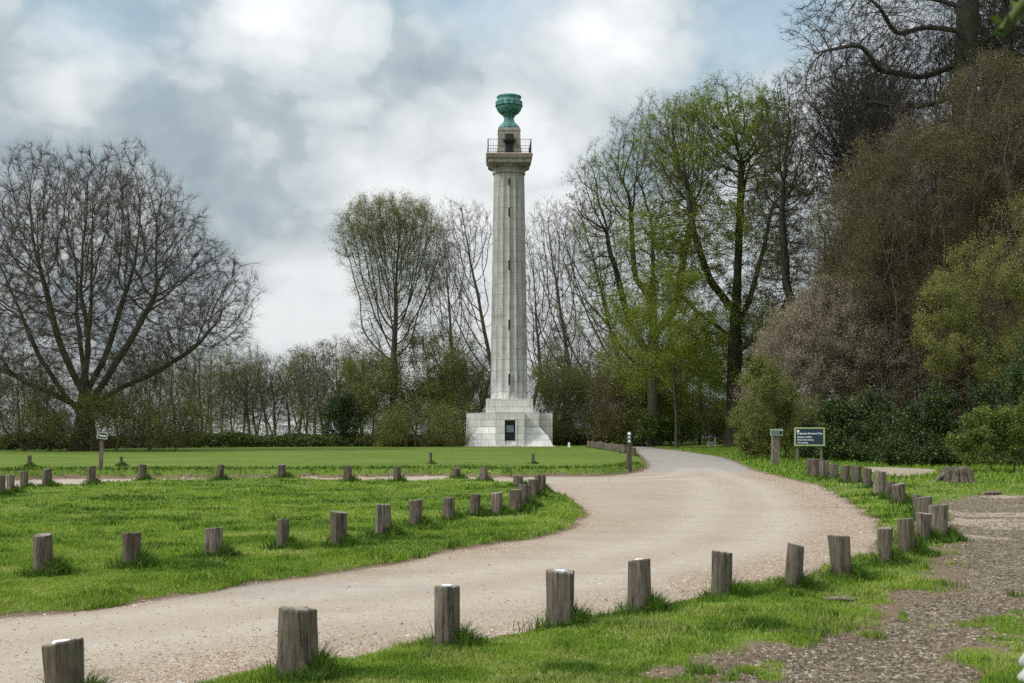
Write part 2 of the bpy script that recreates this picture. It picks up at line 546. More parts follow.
def mat_stone(name, light, dark, bw=1.25, rh=0.62, joint=(0.16, 0.145, 0.12), streak=0.6, zlo=None, zhi=None, brown=(0.27, 0.235, 0.19)):
    """ashlar: courses and joints from the UVs, weather streaks, lichen"""
    m, g, b = mat(name)
    uv = g.n('ShaderNodeUVMap'); uv.uv_map = 'UVMap'
    br = g.n('ShaderNodeTexBrick'); g.set(br.inputs['Vector'], uv.outputs[0])
    br.offset = 0.5
    br.inputs['Color1'].default_value = (0.0, 0.0, 0.0, 1)
    br.inputs['Color2'].default_value = (1, 1, 1, 1)
    br.inputs['Mortar'].default_value = (0.5, 0.5, 0.5, 1)
    br.inputs['Scale'].default_value = 1.0
    br.inputs['Mortar Size'].default_value = 0.022
    br.inputs['Mortar Smooth'].default_value = 0.3
    br.inputs['Brick Width'].default_value = bw
    br.inputs['Row Height'].default_value = rh
    s = g.n('ShaderNodeSeparateColor'); g.set(s.inputs[0], br.outputs['Color'])
    O = g.n('ShaderNodeTexCoord').outputs['Object']
    st = g.noise(g.scale3(O, (1.0, 1.0, 0.10)), 3.5, 6, 0.65)
    bl = g.noise(O, 1.1, 5, 0.65)
    c = g.mix(g.math('MULTIPLY', s.outputs[0], 0.55), light, tuple(x * 0.74 for x in light))
    if zlo is not None:
        so = g.n('ShaderNodeSeparateXYZ'); g.set(so.inputs[0], O)
        h = g.math('DIVIDE', g.math('SUBTRACT', so.outputs[2], zlo), zhi - zlo, clamp=True)
        age = g.math('ADD', h, g.math('MULTIPLY', g.math('SUBTRACT', bl, 0.5), 1.0))
        c = g.mix(g.ramp(age, [(0.05, 0.0), (0.8, 0.85)]), c, brown)
    c = g.mix(g.math('MULTIPLY', g.ramp(st, [(0.47, 0.0), (0.66, 1.0)]), streak), c, dark)
    c = g.mix(g.ramp(bl, [(0.55, 0.0), (0.75, 0.5)]), c, dark)
    c = g.mix(g.math('MULTIPLY', br.outputs['Fac'], 0.5), c, joint)
    g.set(b.inputs['Base Color'], c)
    b.inputs['Roughness'].default_value = 0.85
    b.inputs['Specular IOR Level'].default_value = 0.25
    bp = g.n('ShaderNodeBump'); bp.inputs['Strength'].default_value = 0.6; bp.inputs['Distance'].default_value = 0.03
    g.set(bp.inputs['Height'], g.math('SUBTRACT', g.math('MULTIPLY', bl, 0.4), br.outputs['Fac'])); g.set(b.inputs['Normal'], bp.outputs[0])
    return m


M = {}
M['turf'] = mat_ground()
M['gravel'] = mat_gravel()
M['dirt'] = mat_dirt()
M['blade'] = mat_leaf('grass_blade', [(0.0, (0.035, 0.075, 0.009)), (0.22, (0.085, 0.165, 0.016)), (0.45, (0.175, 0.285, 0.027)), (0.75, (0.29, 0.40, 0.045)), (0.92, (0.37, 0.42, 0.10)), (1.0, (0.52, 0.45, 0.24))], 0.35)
M['wood'] = mat_wood('weathered_oak')
M['wood_pale'] = mat_wood('pale_weathered_oak', (0.27, 0.225, 0.18), (0.09, 0.07, 0.054))

# ------------------------------------------------------------------ ground plan (measured from the photo, in metres on the ground)
def gp(px, py, z=0.0):
    Y = F * (EYE - z) / (py - HZ)
    return ((px - 512) / F * Y, Y)


def smooth_poly(pts, sub=5):
    p = np.array(pts, float); n = len(p); out = []
    for i in range(n):
        a, b, c, d = p[(i - 1) % n], p[i], p[(i + 1) % n], p[(i + 2) % n]
        for k in range(sub):
            t = k / sub
            out.append(0.5 * (2 * b + (c - a) * t + (2 * a - 5 * b + 4 * c - d) * t * t + (3 * b - a - 3 * c + d) * t ** 3))
    return np.array([gp(x, max(y, HZ + 8)) for x, y in out])


ROAD_OUT = smooth_poly([(-900, 488), (-500, 484), (-200, 482), (0, 480.5), (53, 479), (109, 478.6), (195, 478.6), (264, 477.6), (340, 477.6), (415, 476.3), (451, 475.9),
            (501, 478), (552, 476.6), (607, 476), (637, 472.3), (646, 469), (649, 465), (645, 459), (640, 455), (636, 450), (632, 447.2), (626, 445.6), (632, 445.0),
            (644, 446.4), (654, 448), (677, 450.5), (701, 454), (722, 457.5), (738, 463), (750, 469), (768, 474), (796, 480.5), (818, 486.5), (840, 497.5), (862, 511.5),
            (877, 524), (880, 536), (873, 551), (854, 557), (832, 564), (804, 575), (753, 586), (702, 598), (663, 604), (631, 611), (581, 620), (555, 625), (517, 632),
            (463, 642), (418, 644.5), (376, 655), (318, 662), (250, 672), (215, 684), (100, 712), (-100, 760), (-500, 840), (-1300, 900), (-1500, 620)], 5)
ISLAND = smooth_poly([(-420, 560), (-150, 512), (0, 495), (20, 491), (37, 488), (58, 487), (78, 486.5), (98, 484), (121, 483.5), (137, 481.5), (195, 481.8), (264, 479.2), (297, 479.2),
          (321, 480.8), (348, 482.2), (372, 482), (415, 482.6), (438, 481.2), (456, 479.2), (469, 481.5), (484, 481.5), (499, 484.4), (517, 484.6), (535, 488), (552, 492), (570, 499),
          (580, 506), (585.4, 513), (581, 521), (567, 530), (539, 537.5), (497, 545), (440, 554), (383, 566), (341, 573), (300, 579), (231, 588), (154, 601), (96, 609), (38, 615.6),
          (0, 619), (-150, 634), (-420, 655), (-600, 620)], 5)
PATH_A = smooth_poly([(700, 700), (745, 674), (790, 655), (843, 640), (897, 622), (945, 603), (968, 588), (972, 567), (962, 548), (950, 528), (948, 512), (952, 502), (985, 497), (1040, 499), (1200, 515),
          (1300, 560), (1100, 578), (1030, 588), (999, 612), (956, 632), (925, 650), (930, 668), (960, 700)], 4)
PATH_B = smooth_poly([(868, 469.5), (880, 468.6), (915, 469.8), (938, 471.5), (932, 475.5), (905, 478.5), (880, 477.8), (868, 474)], 3)


def sdist(poly, x, y):
    """signed distance, negative inside"""
    sh = x.shape
    x = x.ravel(); y = y.ravel()
    d2 = np.full(x.shape, 1e18); inside = np.zeros(x.shape, bool)
    n = len(poly)
    for i in range(n):
        ax, ay = poly[i]; bx, by = poly[(i + 1) % n]
        ex, ey = bx - ax, by - ay
        L = ex * ex + ey * ey + 1e-12
        t = np.clip(((x - ax) * ex + (y - ay) * ey) / L, 0, 1)
        d2 = np.minimum(d2, (x - ax - t * ex) ** 2 + (y - ay - t * ey) ** 2)
        cond = (ay > y) != (by > y)
        if abs(ey) > 1e-12:
            inside ^= cond & (x < ex * (y - ay) / ey + ax)
    d = np.sqrt(d2)
    return np.where(inside, -d, d).reshape(sh)


def ragged(x, y):
    return (fbm(x * 1.3, y * 1.3, oct=4, seed=5) - 0.5) * 0.32


class Ground:
    def __init__(s, x, y):
        x = np.asarray(x, float); y = np.asarray(y, float)
        s.x, s.y = x, y
        s.do = sdist(ROAD_OUT, x, y)             # >0 on outer grass
        s.di = -sdist(ISLAND, x, y)              # >0 on the island
        rg = ragged(x, y)
        s.edge = np.maximum(s.do, s.di) + rg     # >0 turf, <0 gravel
        s.pa = sdist(PATH_A, x, y) + (fbm(x * 0.9, y * 0.9, oct=4, seed=11) - 0.5) * 0.9
        s.pb = sdist(PATH_B, x, y) + (fbm(x * 0.6, y * 0.6, oct=3, seed=12) - 0.5) * 1.0
        far = (s.do > 0) & (y > 38) & (x < 8.5 + 0.03 * y)       # lawn with the monument
        s.far = far
        near = (s.do > 0) & ~far
        bump = fbm(x * 0.8, y * 0.8, oct=3, seed=3) - 0.5
        z = np.zeros_like(x)
        z += np.where(s.di > 0, 0.09 * sstep(-0.05, 0.5, s.di) + 0.05 * bump * sstep(0, 0.6, s.di), 0)
        wl = sstep(0, 1.0, s.do)
        z += np.where(far, 0.34 * sstep(0.02, 0.5, s.do + rg * 0.6) * np.exp(-np.maximum(y - 47, 0) / 28.0), 0)
        z += np.where(near, wl * (0.06 + 0.05 * bump), 0)
        rr = near & (x > 6) & (y > 55)
        z += np.where(rr, 0.95 * sstep(2.0, 26, s.do) * sstep(58, 95, y), 0)
        z -= 0.030 * np.maximum(y - 130, 0)
        z -= np.where(near & (y < 40), 0.05 * sstep(0.2, -0.6, s.pa), 0)
        z += np.where(s.edge < 0, 0.012 * bump * 2, 0)
        s.z = z


def gz(x, y):
    return float(Ground(np.array([x]), np.array([y])).z[0])


def on_ground(px, py):
    """ground point seen at a photo position, with the ground's own height"""
    Y0 = F * EYE / (py - HZ)
    ys = np.linspace(Y0 * 0.45, Y0 * 1.25, 900)
    xs = (px - 512) / F * ys
    zs = Ground(xs, ys).z
    hit = np.where(EYE - (py - HZ) / F * ys <= zs)[0]
    k = hit[0] if len(hit) else len(ys) - 1
    return float(xs[k]), float(ys[k]), float(zs[k])


def build_ground():
    ys = [3.2]
    while ys[-1] < 260:
        ys.append(ys[-1] * 1.0058)
    while ys[-1] < 700:
        ys.append(ys[-1] * 1.12)
    ys = np.array(ys)
    ts = np.concatenate([np.linspace(-1.6, -0.52, 60)[:-1], np.linspace(-0.52, 0.52, 430), np.linspace(0.52, 1.6, 60)[1:]])
    Y, T = np.meshgrid(ys, ts, indexing='ij')
    X = Y * T
    gr = Ground(X, Y)
    Z = gr.z
    V = np.stack([X, Y, Z], -1).reshape(-1, 3)
    nr, nc = X.shape
    i = np.arange(nr * nc).reshape(nr, nc)
    quads = np.stack([i[:-1, :-1], i[:-1, 1:], i[1:, 1:], i[1:, :-1]], -1).reshape(-1, 4)

    def cell(a):
        return ((a[:-1, :-1] + a[1:, 1:] + a[:-1, 1:] + a[1:, :-1]) / 4).reshape(-1)
    ed = cell(gr.edge); pa = cell(gr.pa); pb = cell(gr.pb)
    road = ed < 0
    isl = cell(gr.di.astype(float)) > 0
    path = (~road) & (((pa < 0) & ~isl & (cell(Y) < 45)) | (pb < 0))
    turf = ~road & ~path
    X_, Y_ = gr.x, gr.y
    attr = {
        'wear': np.clip(1 - gr.edge / 0.35, 0, 1) * 0.95 + 0.55 * np.exp(-np.maximum(gr.pa, 0) / 0.55) * (Y_ < 42) + 0.38 * sstep(0.62, 0.75, fbm(X_ * 0.5, Y_ * 0.5, oct=3, seed=21)) * (gr.do > 0) * (Y_ < 40)
                + np.where((gr.far) & (gr.do < 0.75), 0.12 * sstep(0.75, 0.35, gr.do) * sstep(0.0, 0.12, gr.do), 0)
                + 0.40 * ((gr.do > 0) & (X_ > -1) & (Y_ < 26) & ~gr.far) * sstep(1.9, 0.3, gr.pa),
        'loose': np.exp(-np.maximum(-gr.edge, 0) / 0.9) * 0.55 + 0.75 * (X_ > 2) * (Y_ < 52) * np.exp(-np.abs(gr.do) / 1.5) + 0.25 * sstep(0.5, 0.7, fbm(X_ * 0.35, Y_ * 0.35, oct=3, seed=9)),
        'soil': np.exp(-np.maximum(-gr.edge, 0) / 0.07) * sstep(0.3, 0.55, fbm(X_ * 1.4, Y_ * 1.4, oct=3, seed=71) + 0.12 * (gr.di > -0.6)),
        'rut': np.clip(np.exp(-((-gr.do - 1.9) / 0.55) ** 2) + np.exp(-((-gr.do - 3.6) / 0.6) ** 2), 0, 1) * (Y_ < 60) * (X_ > -25),
        'grey': 0.75 * sstep(52, 60, Y_ + X_ * 0.25) + 0.55 * sstep(1.9, 0.5, np.hypot((X_ + 3.6) * 0.33, (Y_ - 15.6))) ,
        'bare': 0.25 + 0.5 * sstep(17, 26, Y_) * sstep(0.45, 0.6, fbm(X_ * 0.3, Y_ * 0.8, oct=3, seed=31)) + 0.5 * (Y_ > 40),
    }
    for name, mask, m, keys in (('lawn', turf, M['turf'], ['wear']), ('road', road, M['gravel'], ['loose', 'grey', 'soil', 'rut']), ('footpath', path, M['dirt'], ['bare'])):
        q = quads[mask]
        used, inv = np.unique(q.ravel(), return_inverse=True)
        at = {k: attr[k].reshape(-1)[used] for k in keys}
        me = np_mesh(name, V[used], inv.reshape(-1, 4), m, at, smooth=True)
        tag(link(name, me), kind='structure')
    # the country round about, a little lower than the modelled ground and all round the camera
    rings = [(0, -0.4), (70, -0.4), (85, -0.6), (330, -9.5), (1400, -48), (5200, -60)]
    n = 48; V2 = [(0, 55, -0.4)]; Q2 = []; T2 = []
    for r_, z_ in rings[1:]:
        V2 += [(r_ * math.cos(6.28318 * k / n), 55 + r_ * math.sin(6.28318 * k / n), z_) for k in range(n)]
    T2 = [(0, 1 + k, 1 + (k + 1) % n) for k in range(n)]
    for i_ in range(len(rings) - 2):
        Q2 += [(1 + i_ * n + k, 1 + (i_ + 1) * n + k, 1 + (i_ + 1) * n + (k + 1) % n, 1 + i_ * n + (k + 1) % n) for k in range(n)]
    me = np_mesh('ground', np.array(V2), [np.array(T2), np.array(Q2)], M['turf'], {'wear': np.zeros(len(V2))})
    tag(link('ground', me), kind='structure')


build_ground()

# ------------------------------------------------------------------ the monument
M['portland'] = mat_stone('portland_stone', (0.74, 0.71, 0.67), (0.40, 0.365, 0.325), 1.3, 0.62, streak=0.45)
M['shaft'] = mat_stone('shaft_stone', (0.67, 0.645, 0.625), (0.23, 0.21, 0.195), 1.1, 1.02, streak=0.75, zlo=3, zhi=21, brown=(0.36, 0.34, 0.315))
M['cap'] = mat_stone('capital_stone', (0.35, 0.31, 0.285), (0.15, 0.125, 0.12), 1.2, 0.5, streak=0.7)
M['brown_slab'] = mat_stone('brown_slab_stone', (0.36, 0.275, 0.22), (0.20, 0.14, 0.11), 1.5, 1.5, streak=0.4)
M['lantern'] = mat_stone('lantern_stone', (0.30, 0.27, 0.225), (0.15, 0.13, 0.11), 0.8, 0.42, streak=0.5)
M['iron'] = mat_plain('black_iron', (0.02, 0.022, 0.025), 0.5)
M['navy_door'] = mat_plain('navy_door_paint', (0.012, 0.016, 0.03), 0.4)
M['dark_void'] = mat_plain('painted_dark_opening', (0.02, 0.02, 0.02), 0.9)  # near-black colour stands in for the shade inside the openings


def mat_copper():
    m, g, b = mat('verdigris_copper')
    O = g.n('ShaderNodeTexCoord').outputs['Object']
    st = g.noise(g.scale3(O, (1, 1, 0.2)), 5.0, 5, 0.65)
    n = g.noise(O, 2.5, 4, 0.6)
    c = g.mix(n, (0.06, 0.21, 0.175), (0.13, 0.33, 0.28))
    c = g.mix(g.ramp(st, [(0.42, 0.0), (0.6, 0.9)]), c, (0.018, 0.075, 0.065))
    g.set(b.inputs['Base Color'], c); b.inputs['Roughness'].default_value = 0.7
    return m


def mat_glass(name, c=(0.02, 0.03, 0.045), rough=0.08):
    m, g, b = mat(name)
    b.inputs['Base Color'].default_value = (*c, 1)
    b.inputs['Roughness'].default_value = rough
    b.inputs['Specular IOR Level'].default_value = 0.9
    return m


M['copper'] = mat_copper()
M['glass'] = mat_glass('door_glass', (0.16, 0.20, 0.25), 0.12)  # base colour lightened to paint in the reflected sky


def build_monument():
    X0 = (509 - 512) / F * 121.6
    Z0 = gz(X0, 121.6) - 0.03
    t = thing('monument', 'tall pale stone fluted column topped by a green copper urn on the far lawn', 'monument', (X0, 121.6, Z0), R(1.5))
    S = M['portland']
    # plinth: stepped block with battered skirt, a porch on each side
    b = MB()
    b.frust(0, 0, 0, 1.12, 4.02, 4.02, 3.42, 3.42)
    b.frust(0, 0, 1.14, 1.80, 3.36, 3.36, 2.76, 2.76)
    b.box(-2.74, 2.74, -2.74, 2.74, 1.82, 3.17)
    for s in (-1, 1):
        b.box(*(sorted((s * 2.0, s * 4.06))), -1.33, 1.33, 0.0, 3.15)
    b.box(-1.33, 1.33, 2.0, 4.06, 0.0, 3.15)
    b.box(-4.2, 4.2, -4.2, 4.2, -0.45, 0.06)
    b.build('plinth', S, t)
    # front porch with a real recess for the door
    p = MB()
    p.box(-1.33, -0.49, -4.06, -2.0, 0.06, 3.2)
    p.box(0.49, 1.33, -4.06, -2.0, 0.06, 3.2)
    p.box(-0.49, 0.49, -4.05, -2.0, 2.44, 3.19)
    p.box(-0.49, 0.49, -3.5, -2.0, 0.06, 2.44)
    p.box(-0.62, -0.49, -4.12, -4.0, 0.2, 2.58); p.box(0.49, 0.62, -4.12, -4.0, 0.2, 2.58); p.box(-0.62, 0.62, -4.125, -4.0, 2.46, 2.6)
    p.build('porch', S, t)
    st = MB(); st.box(-0.9, 0.9, -4.55, -4.07, -0.3, 0.16); st.box(-0.49, 0.49, -4.06, -3.5, 0.0, 0.24)
    st.build('doorstep', S, t)
    d = MB(); d.box(-0.485, 0.485, -3.72, -3.64, 0.25, 2.43)
    for x in (-0.43, 0.0, 0.43):
        d.box(x - 0.03, x + 0.03, -3.76, -3.715, 0.3, 2.38)
    for z in (0.28, 0.75, 1.22, 2.05, 2.34):
        d.box(-0.45, 0.45, -3.77, -3.71, z, z + 0.06)
    dr = d.build('door', M['navy_door'], t)
    gl = MB(); gl.box(-0.33, 0.33, -3.80, -3.775, 1.34, 1.98); gl.build('door_pane', M['glass'], dr)
    u = MB(); u.box(-2.22, 2.22, -2.22, 2.22, 3.17, 3.86); u.box(-2.17, 2.17, -2.17, 2.17, 3.86, 4.47)
    u.build('upper_step', S, t)
    # shaft: sixteen shallow flutes and a gentle entasis
    nf = 16; n = nf * 10; prof = []
    for i in range(45):
        z = 4.47 + (25.75 - 4.47) * i / 44
        h = (z - 4.47) / 21.3
        prof.append((1.75 - 0.30 * h ** 1.25, z))

    def flute(r, z, a):
        k = (a * nf / (2 * math.pi)) % 1.0
        tt = abs(k - 0.5) * 2
        e = sstep(24.6, 25.6, z) if False else min(1, max(0, (25.6 - z) / 0.6)) * min(1, max(0, (z - 4.75) / 0.3))
        return r - 0.15 * (1 - tt ** 2.0) * e
    s_ = MB().lathe(prof, n, fn=flute, smooth=False)
    sh = s_.build('shaft', M['shaft'], t, cyl_uv=True)
    for yt, yb in ((177, 183.5), (206.6, 215.5), (259.5, 269.5), (319.5, 330), (374, 385.5)):
        z0 = (447 - yb) * 0.0932; z1 = (447 - yt) * 0.0932
        rr = 1.75 - 0.30 * ((z0 - 4.47) / 21.3) ** 1.25
        w = MB(); w.box(-0.10, 0.06, -rr - 0.012, -rr + 0.5, z0, z1)
        w.build('window_slit', M['dark_void'], sh)  # solid box, the slit's inner darkness is only its colour
    c = MB()
    c.lathe([(1.47, 25.7), (1.56, 25.78), (1.56, 25.95), (1.50, 26.0), (1.53, 26.15), (1.62, 26.32), (1.95, 26.62), (2.02, 26.8), (2.02, 26.95)], 48)
    c.box(-1.98, 1.98, -1.98, 1.98, 26.62, 26.98)
    c.frust(0, 0, 26.38, 26.62, 1.6, 1.6, 1.95, 1.95)
    c.build('capital', M['cap'], t, cyl_uv=False)
    c = MB(); c.frust(0, 0, 26.98, 27.36, 2.10, 2.10, 2.20, 2.20); c.frust(0, 0, 27.36, 27.44, 2.2, 2.2, 2.1, 2.1)
    c.build('balcony_slab', M['brown_slab'], t)
    r = MB(); hw = 2.0; z0, z1 = 27.44, 28.74
    for sx in (-1, 1):
        for sy in (-1, 1):
            r.box(sx * hw - 0.05, sx * hw + 0.05, sy * hw - 0.05, sy * hw + 0.05, z0, z1)
    for s in (-1, 1):
        for z in (z1 - 0.04, z0 + 0.65, z0 + 0.12):
            r.box(-hw, hw, s * hw - 0.016, s * hw + 0.016, z, z + 0.035)
            r.box(s * hw - 0.016, s * hw + 0.016, -hw, hw, z, z + 0.035)
        for k in range(1, 16):
            q = -hw + 2 * hw * k / 16
            r.box(q - 0.008, q + 0.008, s * hw - 0.008, s * hw + 0.008, z0, z1)
            r.box(s * hw - 0.008, s * hw + 0.008, q - 0.008, q + 0.008, z0, z1)
    r.build('railing', M['iron'], t)
    L = MB()
    L.frust(0, 0, 27.42, 28.05, 1.18, 1.18, 1.14, 1.14); L.frust(0, 0, 28.05, 29.75, 1.10, 1.10, 1.04, 1.04); L.frust(0, 0, 29.75, 30.05, 1.08, 1.08, 1.02, 1.02)
    la = L.build('lantern', M['lantern'], t)
    w = MB(); w.box(-0.36, 0.36, -1.20, -1.0, 27.5, 29.42); wd = w.build('door', M['dark_void'], la)
    w = MB(); w.frust(0, -1.24, 28.62, 28.80, 0.46, 0.14, 0.62, 0.22); w.box(-0.30, 0.30, -1.22, -1.19, 28.88, 29.3)
    w.build('door_canopy', M['iron'], la)
    # urn
    z = 30.05
    foot = [(0.98, 0), (0.99, 0.1), (0.98, 0.27), (0.90, 0.33), (0.86, 0.42), (0.66, 0.58), (0.54, 0.72), (0.49, 0.9), (0.46, 1.08), (0.47, 1.18)]
    bowl = [(0.47, 1.18), (0.56, 1.22), (0.58, 1.30), (0.52, 1.34), (0.68, 1.42), (0.88, 1.56), (1.02, 1.72), (1.12, 1.90), (1.18, 2.06), (1.2, 2.14)]
    rim = [(1.2, 2.14), (1.28, 2.18), (1.31, 2.26), (1.29, 2.36), (1.25, 2.44), (1.29, 2.52), (1.28, 2.62), (1.12, 2.74), (1.09, 2.86), (1.13, 2.98), (1.18, 3.06), (1.17, 3.14), (1.12, 3.18), (0.98, 3.16), (0.9, 3.0)]
    MB().lathe([(a, z + h) for a, h in foot], 40).build('urn_foot', M['copper'], t)

    def gad(r, zz, a):
        return r * (1 + 0.03 * abs(math.sin(a * 14))) if 31.4 < zz < 32.15 else r
    ub = MB().lathe([(a, z + h) for a, h in bowl], 112, fn=gad).build('urn_bowl', M['copper'], t)
    MB().lathe([(a, z + h) for a, h in rim], 48).build('urn_rim', M['copper'], ub)
    return t


build_monument()

# ------------------------------------------------------------------ posts
rng = random.Random(7)
POSTS = []          # (x, y, z, radius) for the grass that grows round them


def post_mesh(r, h, seed, lean_cut=0.0, cap=True):
    rr = random.Random(seed)
    n = 40
    lob = [(rr.uniform(0.02, 0.065), rr.randint(2, 6), rr.uniform(0, 6.28)) for _ in range(4)]
    cracks = [(rr.uniform(3.3, 6.1) if q_ < 2 else rr.uniform(0, 6.28), rr.uniform(0.08, 0.24)) for q_ in range(rr.randint(3, 6))]
    flare = rr.uniform(-0.09, 0.08); sx = rr.uniform(0.92, 1.08)
    zs = [-0.25, 0.0, 0.15 * h, 0.35 * h, 0.6 * h, 0.82 * h, 0.95 * h, h - 0.012, h]
    tilt = (rr.uniform(-1, 1) * 0.16, rr.uniform(-1, 1) * 0.10)
    V = []; Fa = []
    for zi, z in enumerate(zs):
        tz = max(0, z / h)
        for k in range(n):
            a = 2 * math.pi * k / n
            q = r * (1 + flare * (tz - 0.5) * 2)
            for am, fr, ph in lob:
                q *= 1 + am * math.sin(fr * a + ph + tz * 0.5)
            for ca, cd in cracks:
                dd = abs((a - ca + math.pi) % (2 * math.pi) - math.pi)
                if dd < 0.2:
                    q *= 1 - cd * (1 - dd / 0.2) * (0.2 + 0.8 * tz)
            q *= 1 + rr.uniform(-0.012, 0.012)
            if zi == len(zs) - 1: q *= 0.955
            x, y = q * math.cos(a) * sx, q * math.sin(a)
            zz = z + (tilt[0] * x + tilt[1] * y) * tz ** 5 + (rr.uniform(-0.008, 0.006) if zi >= len(zs) - 2 else 0)
            V.append((x, y, zz))
    m = len(zs)
    for i in range(m - 1):
        for k in range(n):
            Fa.append([i * n + k, i * n + (k + 1) % n, (i + 1) * n + (k + 1) % n, (i + 1) * n + k])
    V.append((0, 0, h - 0.006)); c = len(V) - 1
    nside = len(Fa)
    top = (m - 1) * n
    me = bpy.data.meshes.new('bollard_post')
    Fa += [[top + k, top + (k + 1) % n, c] for k in range(n)]
    me.from_pydata(V, [], Fa)
    me.polygons.foreach_set('use_smooth', [i < nside for i in range(len(Fa))])
    me.polygons.foreach_set('material_index', [0 if i < nside else 1 for i in range(len(Fa))])
    return me


def mat_endgrain():
    m, g, b = mat('end_grain')
    O = g.n('ShaderNodeTexCoord').outputs['Object']
    w = g.n('ShaderNodeTexWave', wave_type='RINGS', rings_direction='Z'); g.set(w.inputs['Vector'], O)
    w.inputs['Scale'].default_value = 18; w.inputs['Distortion'].default_value = 3
    c = g.mix(w.outputs['Color'], (0.15, 0.12, 0.10), (0.33, 0.29, 0.25))
    c = g.mix(g.ramp(g.noise(O, 9, 4, 0.6), [(0.45, 0.0), (0.6, 0.7)]), c, (0.06, 0.055, 0.045))
    g.set(b.inputs['Base Color'], c); b.inputs['Roughness'].default_value = 0.85
    return m


M['end'] = mat_endgrain()
M['white_mark'] = mat_plain('matt_white', (0.72, 0.76, 0.78), 0.7, var=0.1, scale=30)


def put_post(px, yt, yb, w, label, group, seed, tilt=0.0, white=False, pale=False, zoff=0.0):
    x, y, z = on_ground(px, yb)
    h = (yb - yt) * y / F * 1.0
    r = w / 2 * y / F
    me = post_mesh(r, h + zoff, seed)
    me.materials.append(M['wood_pale'] if pale else M['wood']); me.materials.append(M['end'])
    o = link('bollard_post', me, loc=(x, y, z - zoff))
    o.rotation_euler = (R(rng.uniform(-2, 2)), R(tilt), rng.uniform(-0.5, 0.5))
    tag(o, label, 'post', group)
    if white:  # thin irregular white disc on the post top
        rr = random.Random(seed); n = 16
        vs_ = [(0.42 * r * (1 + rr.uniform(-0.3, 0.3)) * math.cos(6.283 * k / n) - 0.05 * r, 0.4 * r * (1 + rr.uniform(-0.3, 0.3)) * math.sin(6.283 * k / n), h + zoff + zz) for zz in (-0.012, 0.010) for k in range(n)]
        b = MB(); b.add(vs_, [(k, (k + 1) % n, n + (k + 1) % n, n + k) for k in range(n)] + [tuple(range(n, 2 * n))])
        b.build('white_patch', M['white_mark'], o)
    POSTS.append((x, y, z, r))
    return o


G1 = 'oak posts along the near verge of the road'
G2 = 'oak posts along the road side of the grass island'
G3 = 'oak posts along the far side of the grass island'
G4 = 'short posts edging the far lawn by the drive'
G5 = 'small posts dotted about the monument lawn'
ORD = ['first', 'second', 'third', 'fourth', 'fifth', 'sixth', 'seventh', 'eighth', 'ninth', 'tenth', 'eleventh', 'twelfth', 'thirteenth', 'fourteenth', 'fifteenth', 'sixteenth', 'seventeenth', 'eighteenth', 'nineteenth', 'twentieth']
near = [
 (66, 642, 706, 40, -4, 1, 'dark bulging post with white patch on top, cut off by the bottom edge'),
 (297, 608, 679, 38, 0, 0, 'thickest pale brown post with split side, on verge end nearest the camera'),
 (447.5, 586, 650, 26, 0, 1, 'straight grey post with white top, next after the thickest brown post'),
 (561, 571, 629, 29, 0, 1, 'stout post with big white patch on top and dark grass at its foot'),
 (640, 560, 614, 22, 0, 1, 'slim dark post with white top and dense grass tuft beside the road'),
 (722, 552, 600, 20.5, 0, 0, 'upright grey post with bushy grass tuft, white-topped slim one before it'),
 (793.5, 545, 591, 16, 5, 0, 'post leaning towards the path with a dark split down its edge'),
 (842.6, 535.5, 580, 18.5, -5, 0, 'post with cleft top leaning towards the road'),
 (885, 528, 565, 14.5, 0, 0, 'dark slim upright post at the curve of the verge, alone before the cluster'),
 (907, 518.5, 555.5, 17, -2, 0, 'first post of the tight cluster where the verge meets the path'),
 (924, 513, 542.5, 14, 0, 0, 'middle post of the three overlapping in front of the dirt path'),
 (938, 504.8, 539.5, 17.5, 1, 0, 'pale broad post ending the front cluster beside the dirt path'),
 (924, 497, 520, 16.5, 0, 0, 'dark topped post showing behind the three overlapping cluster posts'),
 (917.5, 495, 513, 9, 0, 0, 'thin post mostly hidden behind the dark topped cluster post'),
 (900, 484, 504.8, 11.5, -5, 0, 'leaning post with the wide gap between it and the cluster'),
 (890.5, 481.6, 499, 10.5, 0, 0, 'low post touching the leaning one at the gap'),
 (884.5, 485, 495, 7.5, 0, 0, 'shortest pale post tucked behind its low neighbour'),
 (878.5, 470.8, 495.5, 11.5, 5, 0, 'tall pale post leaning away from the road by the shortest one'),
 (867, 467.8, 488, 8.5, 0, 0, 'slender upright post next to the tall leaning pale one'),
 (856, 466, 484, 10, 0, 0, 'third post beyond the tall leaning pale one towards the noticeboard'),
 (845.4, 465.8, 483, 9, 0, 0, 'fifth post counted from the noticeboard end of the verge row'),
 (833.5, 463.8, 479.5, 9, 2, 0, 'fourth post counted from the noticeboard end of the verge row'),
 (824, 461, 478.5, 9.5, 0, 0, 'third post counted from the noticeboard end of the verge row'),
 (815.4, 459, 477.8, 7.8, 0, 0, 'second post counted from the noticeboard end of the verge row'),
 (809.3, 459, 477, 6, 0, 0, 'last post of the verge row, in front of the noticeboard'),
]
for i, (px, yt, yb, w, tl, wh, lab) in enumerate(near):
    put_post(px, yt, yb, w, lab, G1, 100 + i, tl, bool(wh), pale=i in (11, 17, 16, 22))
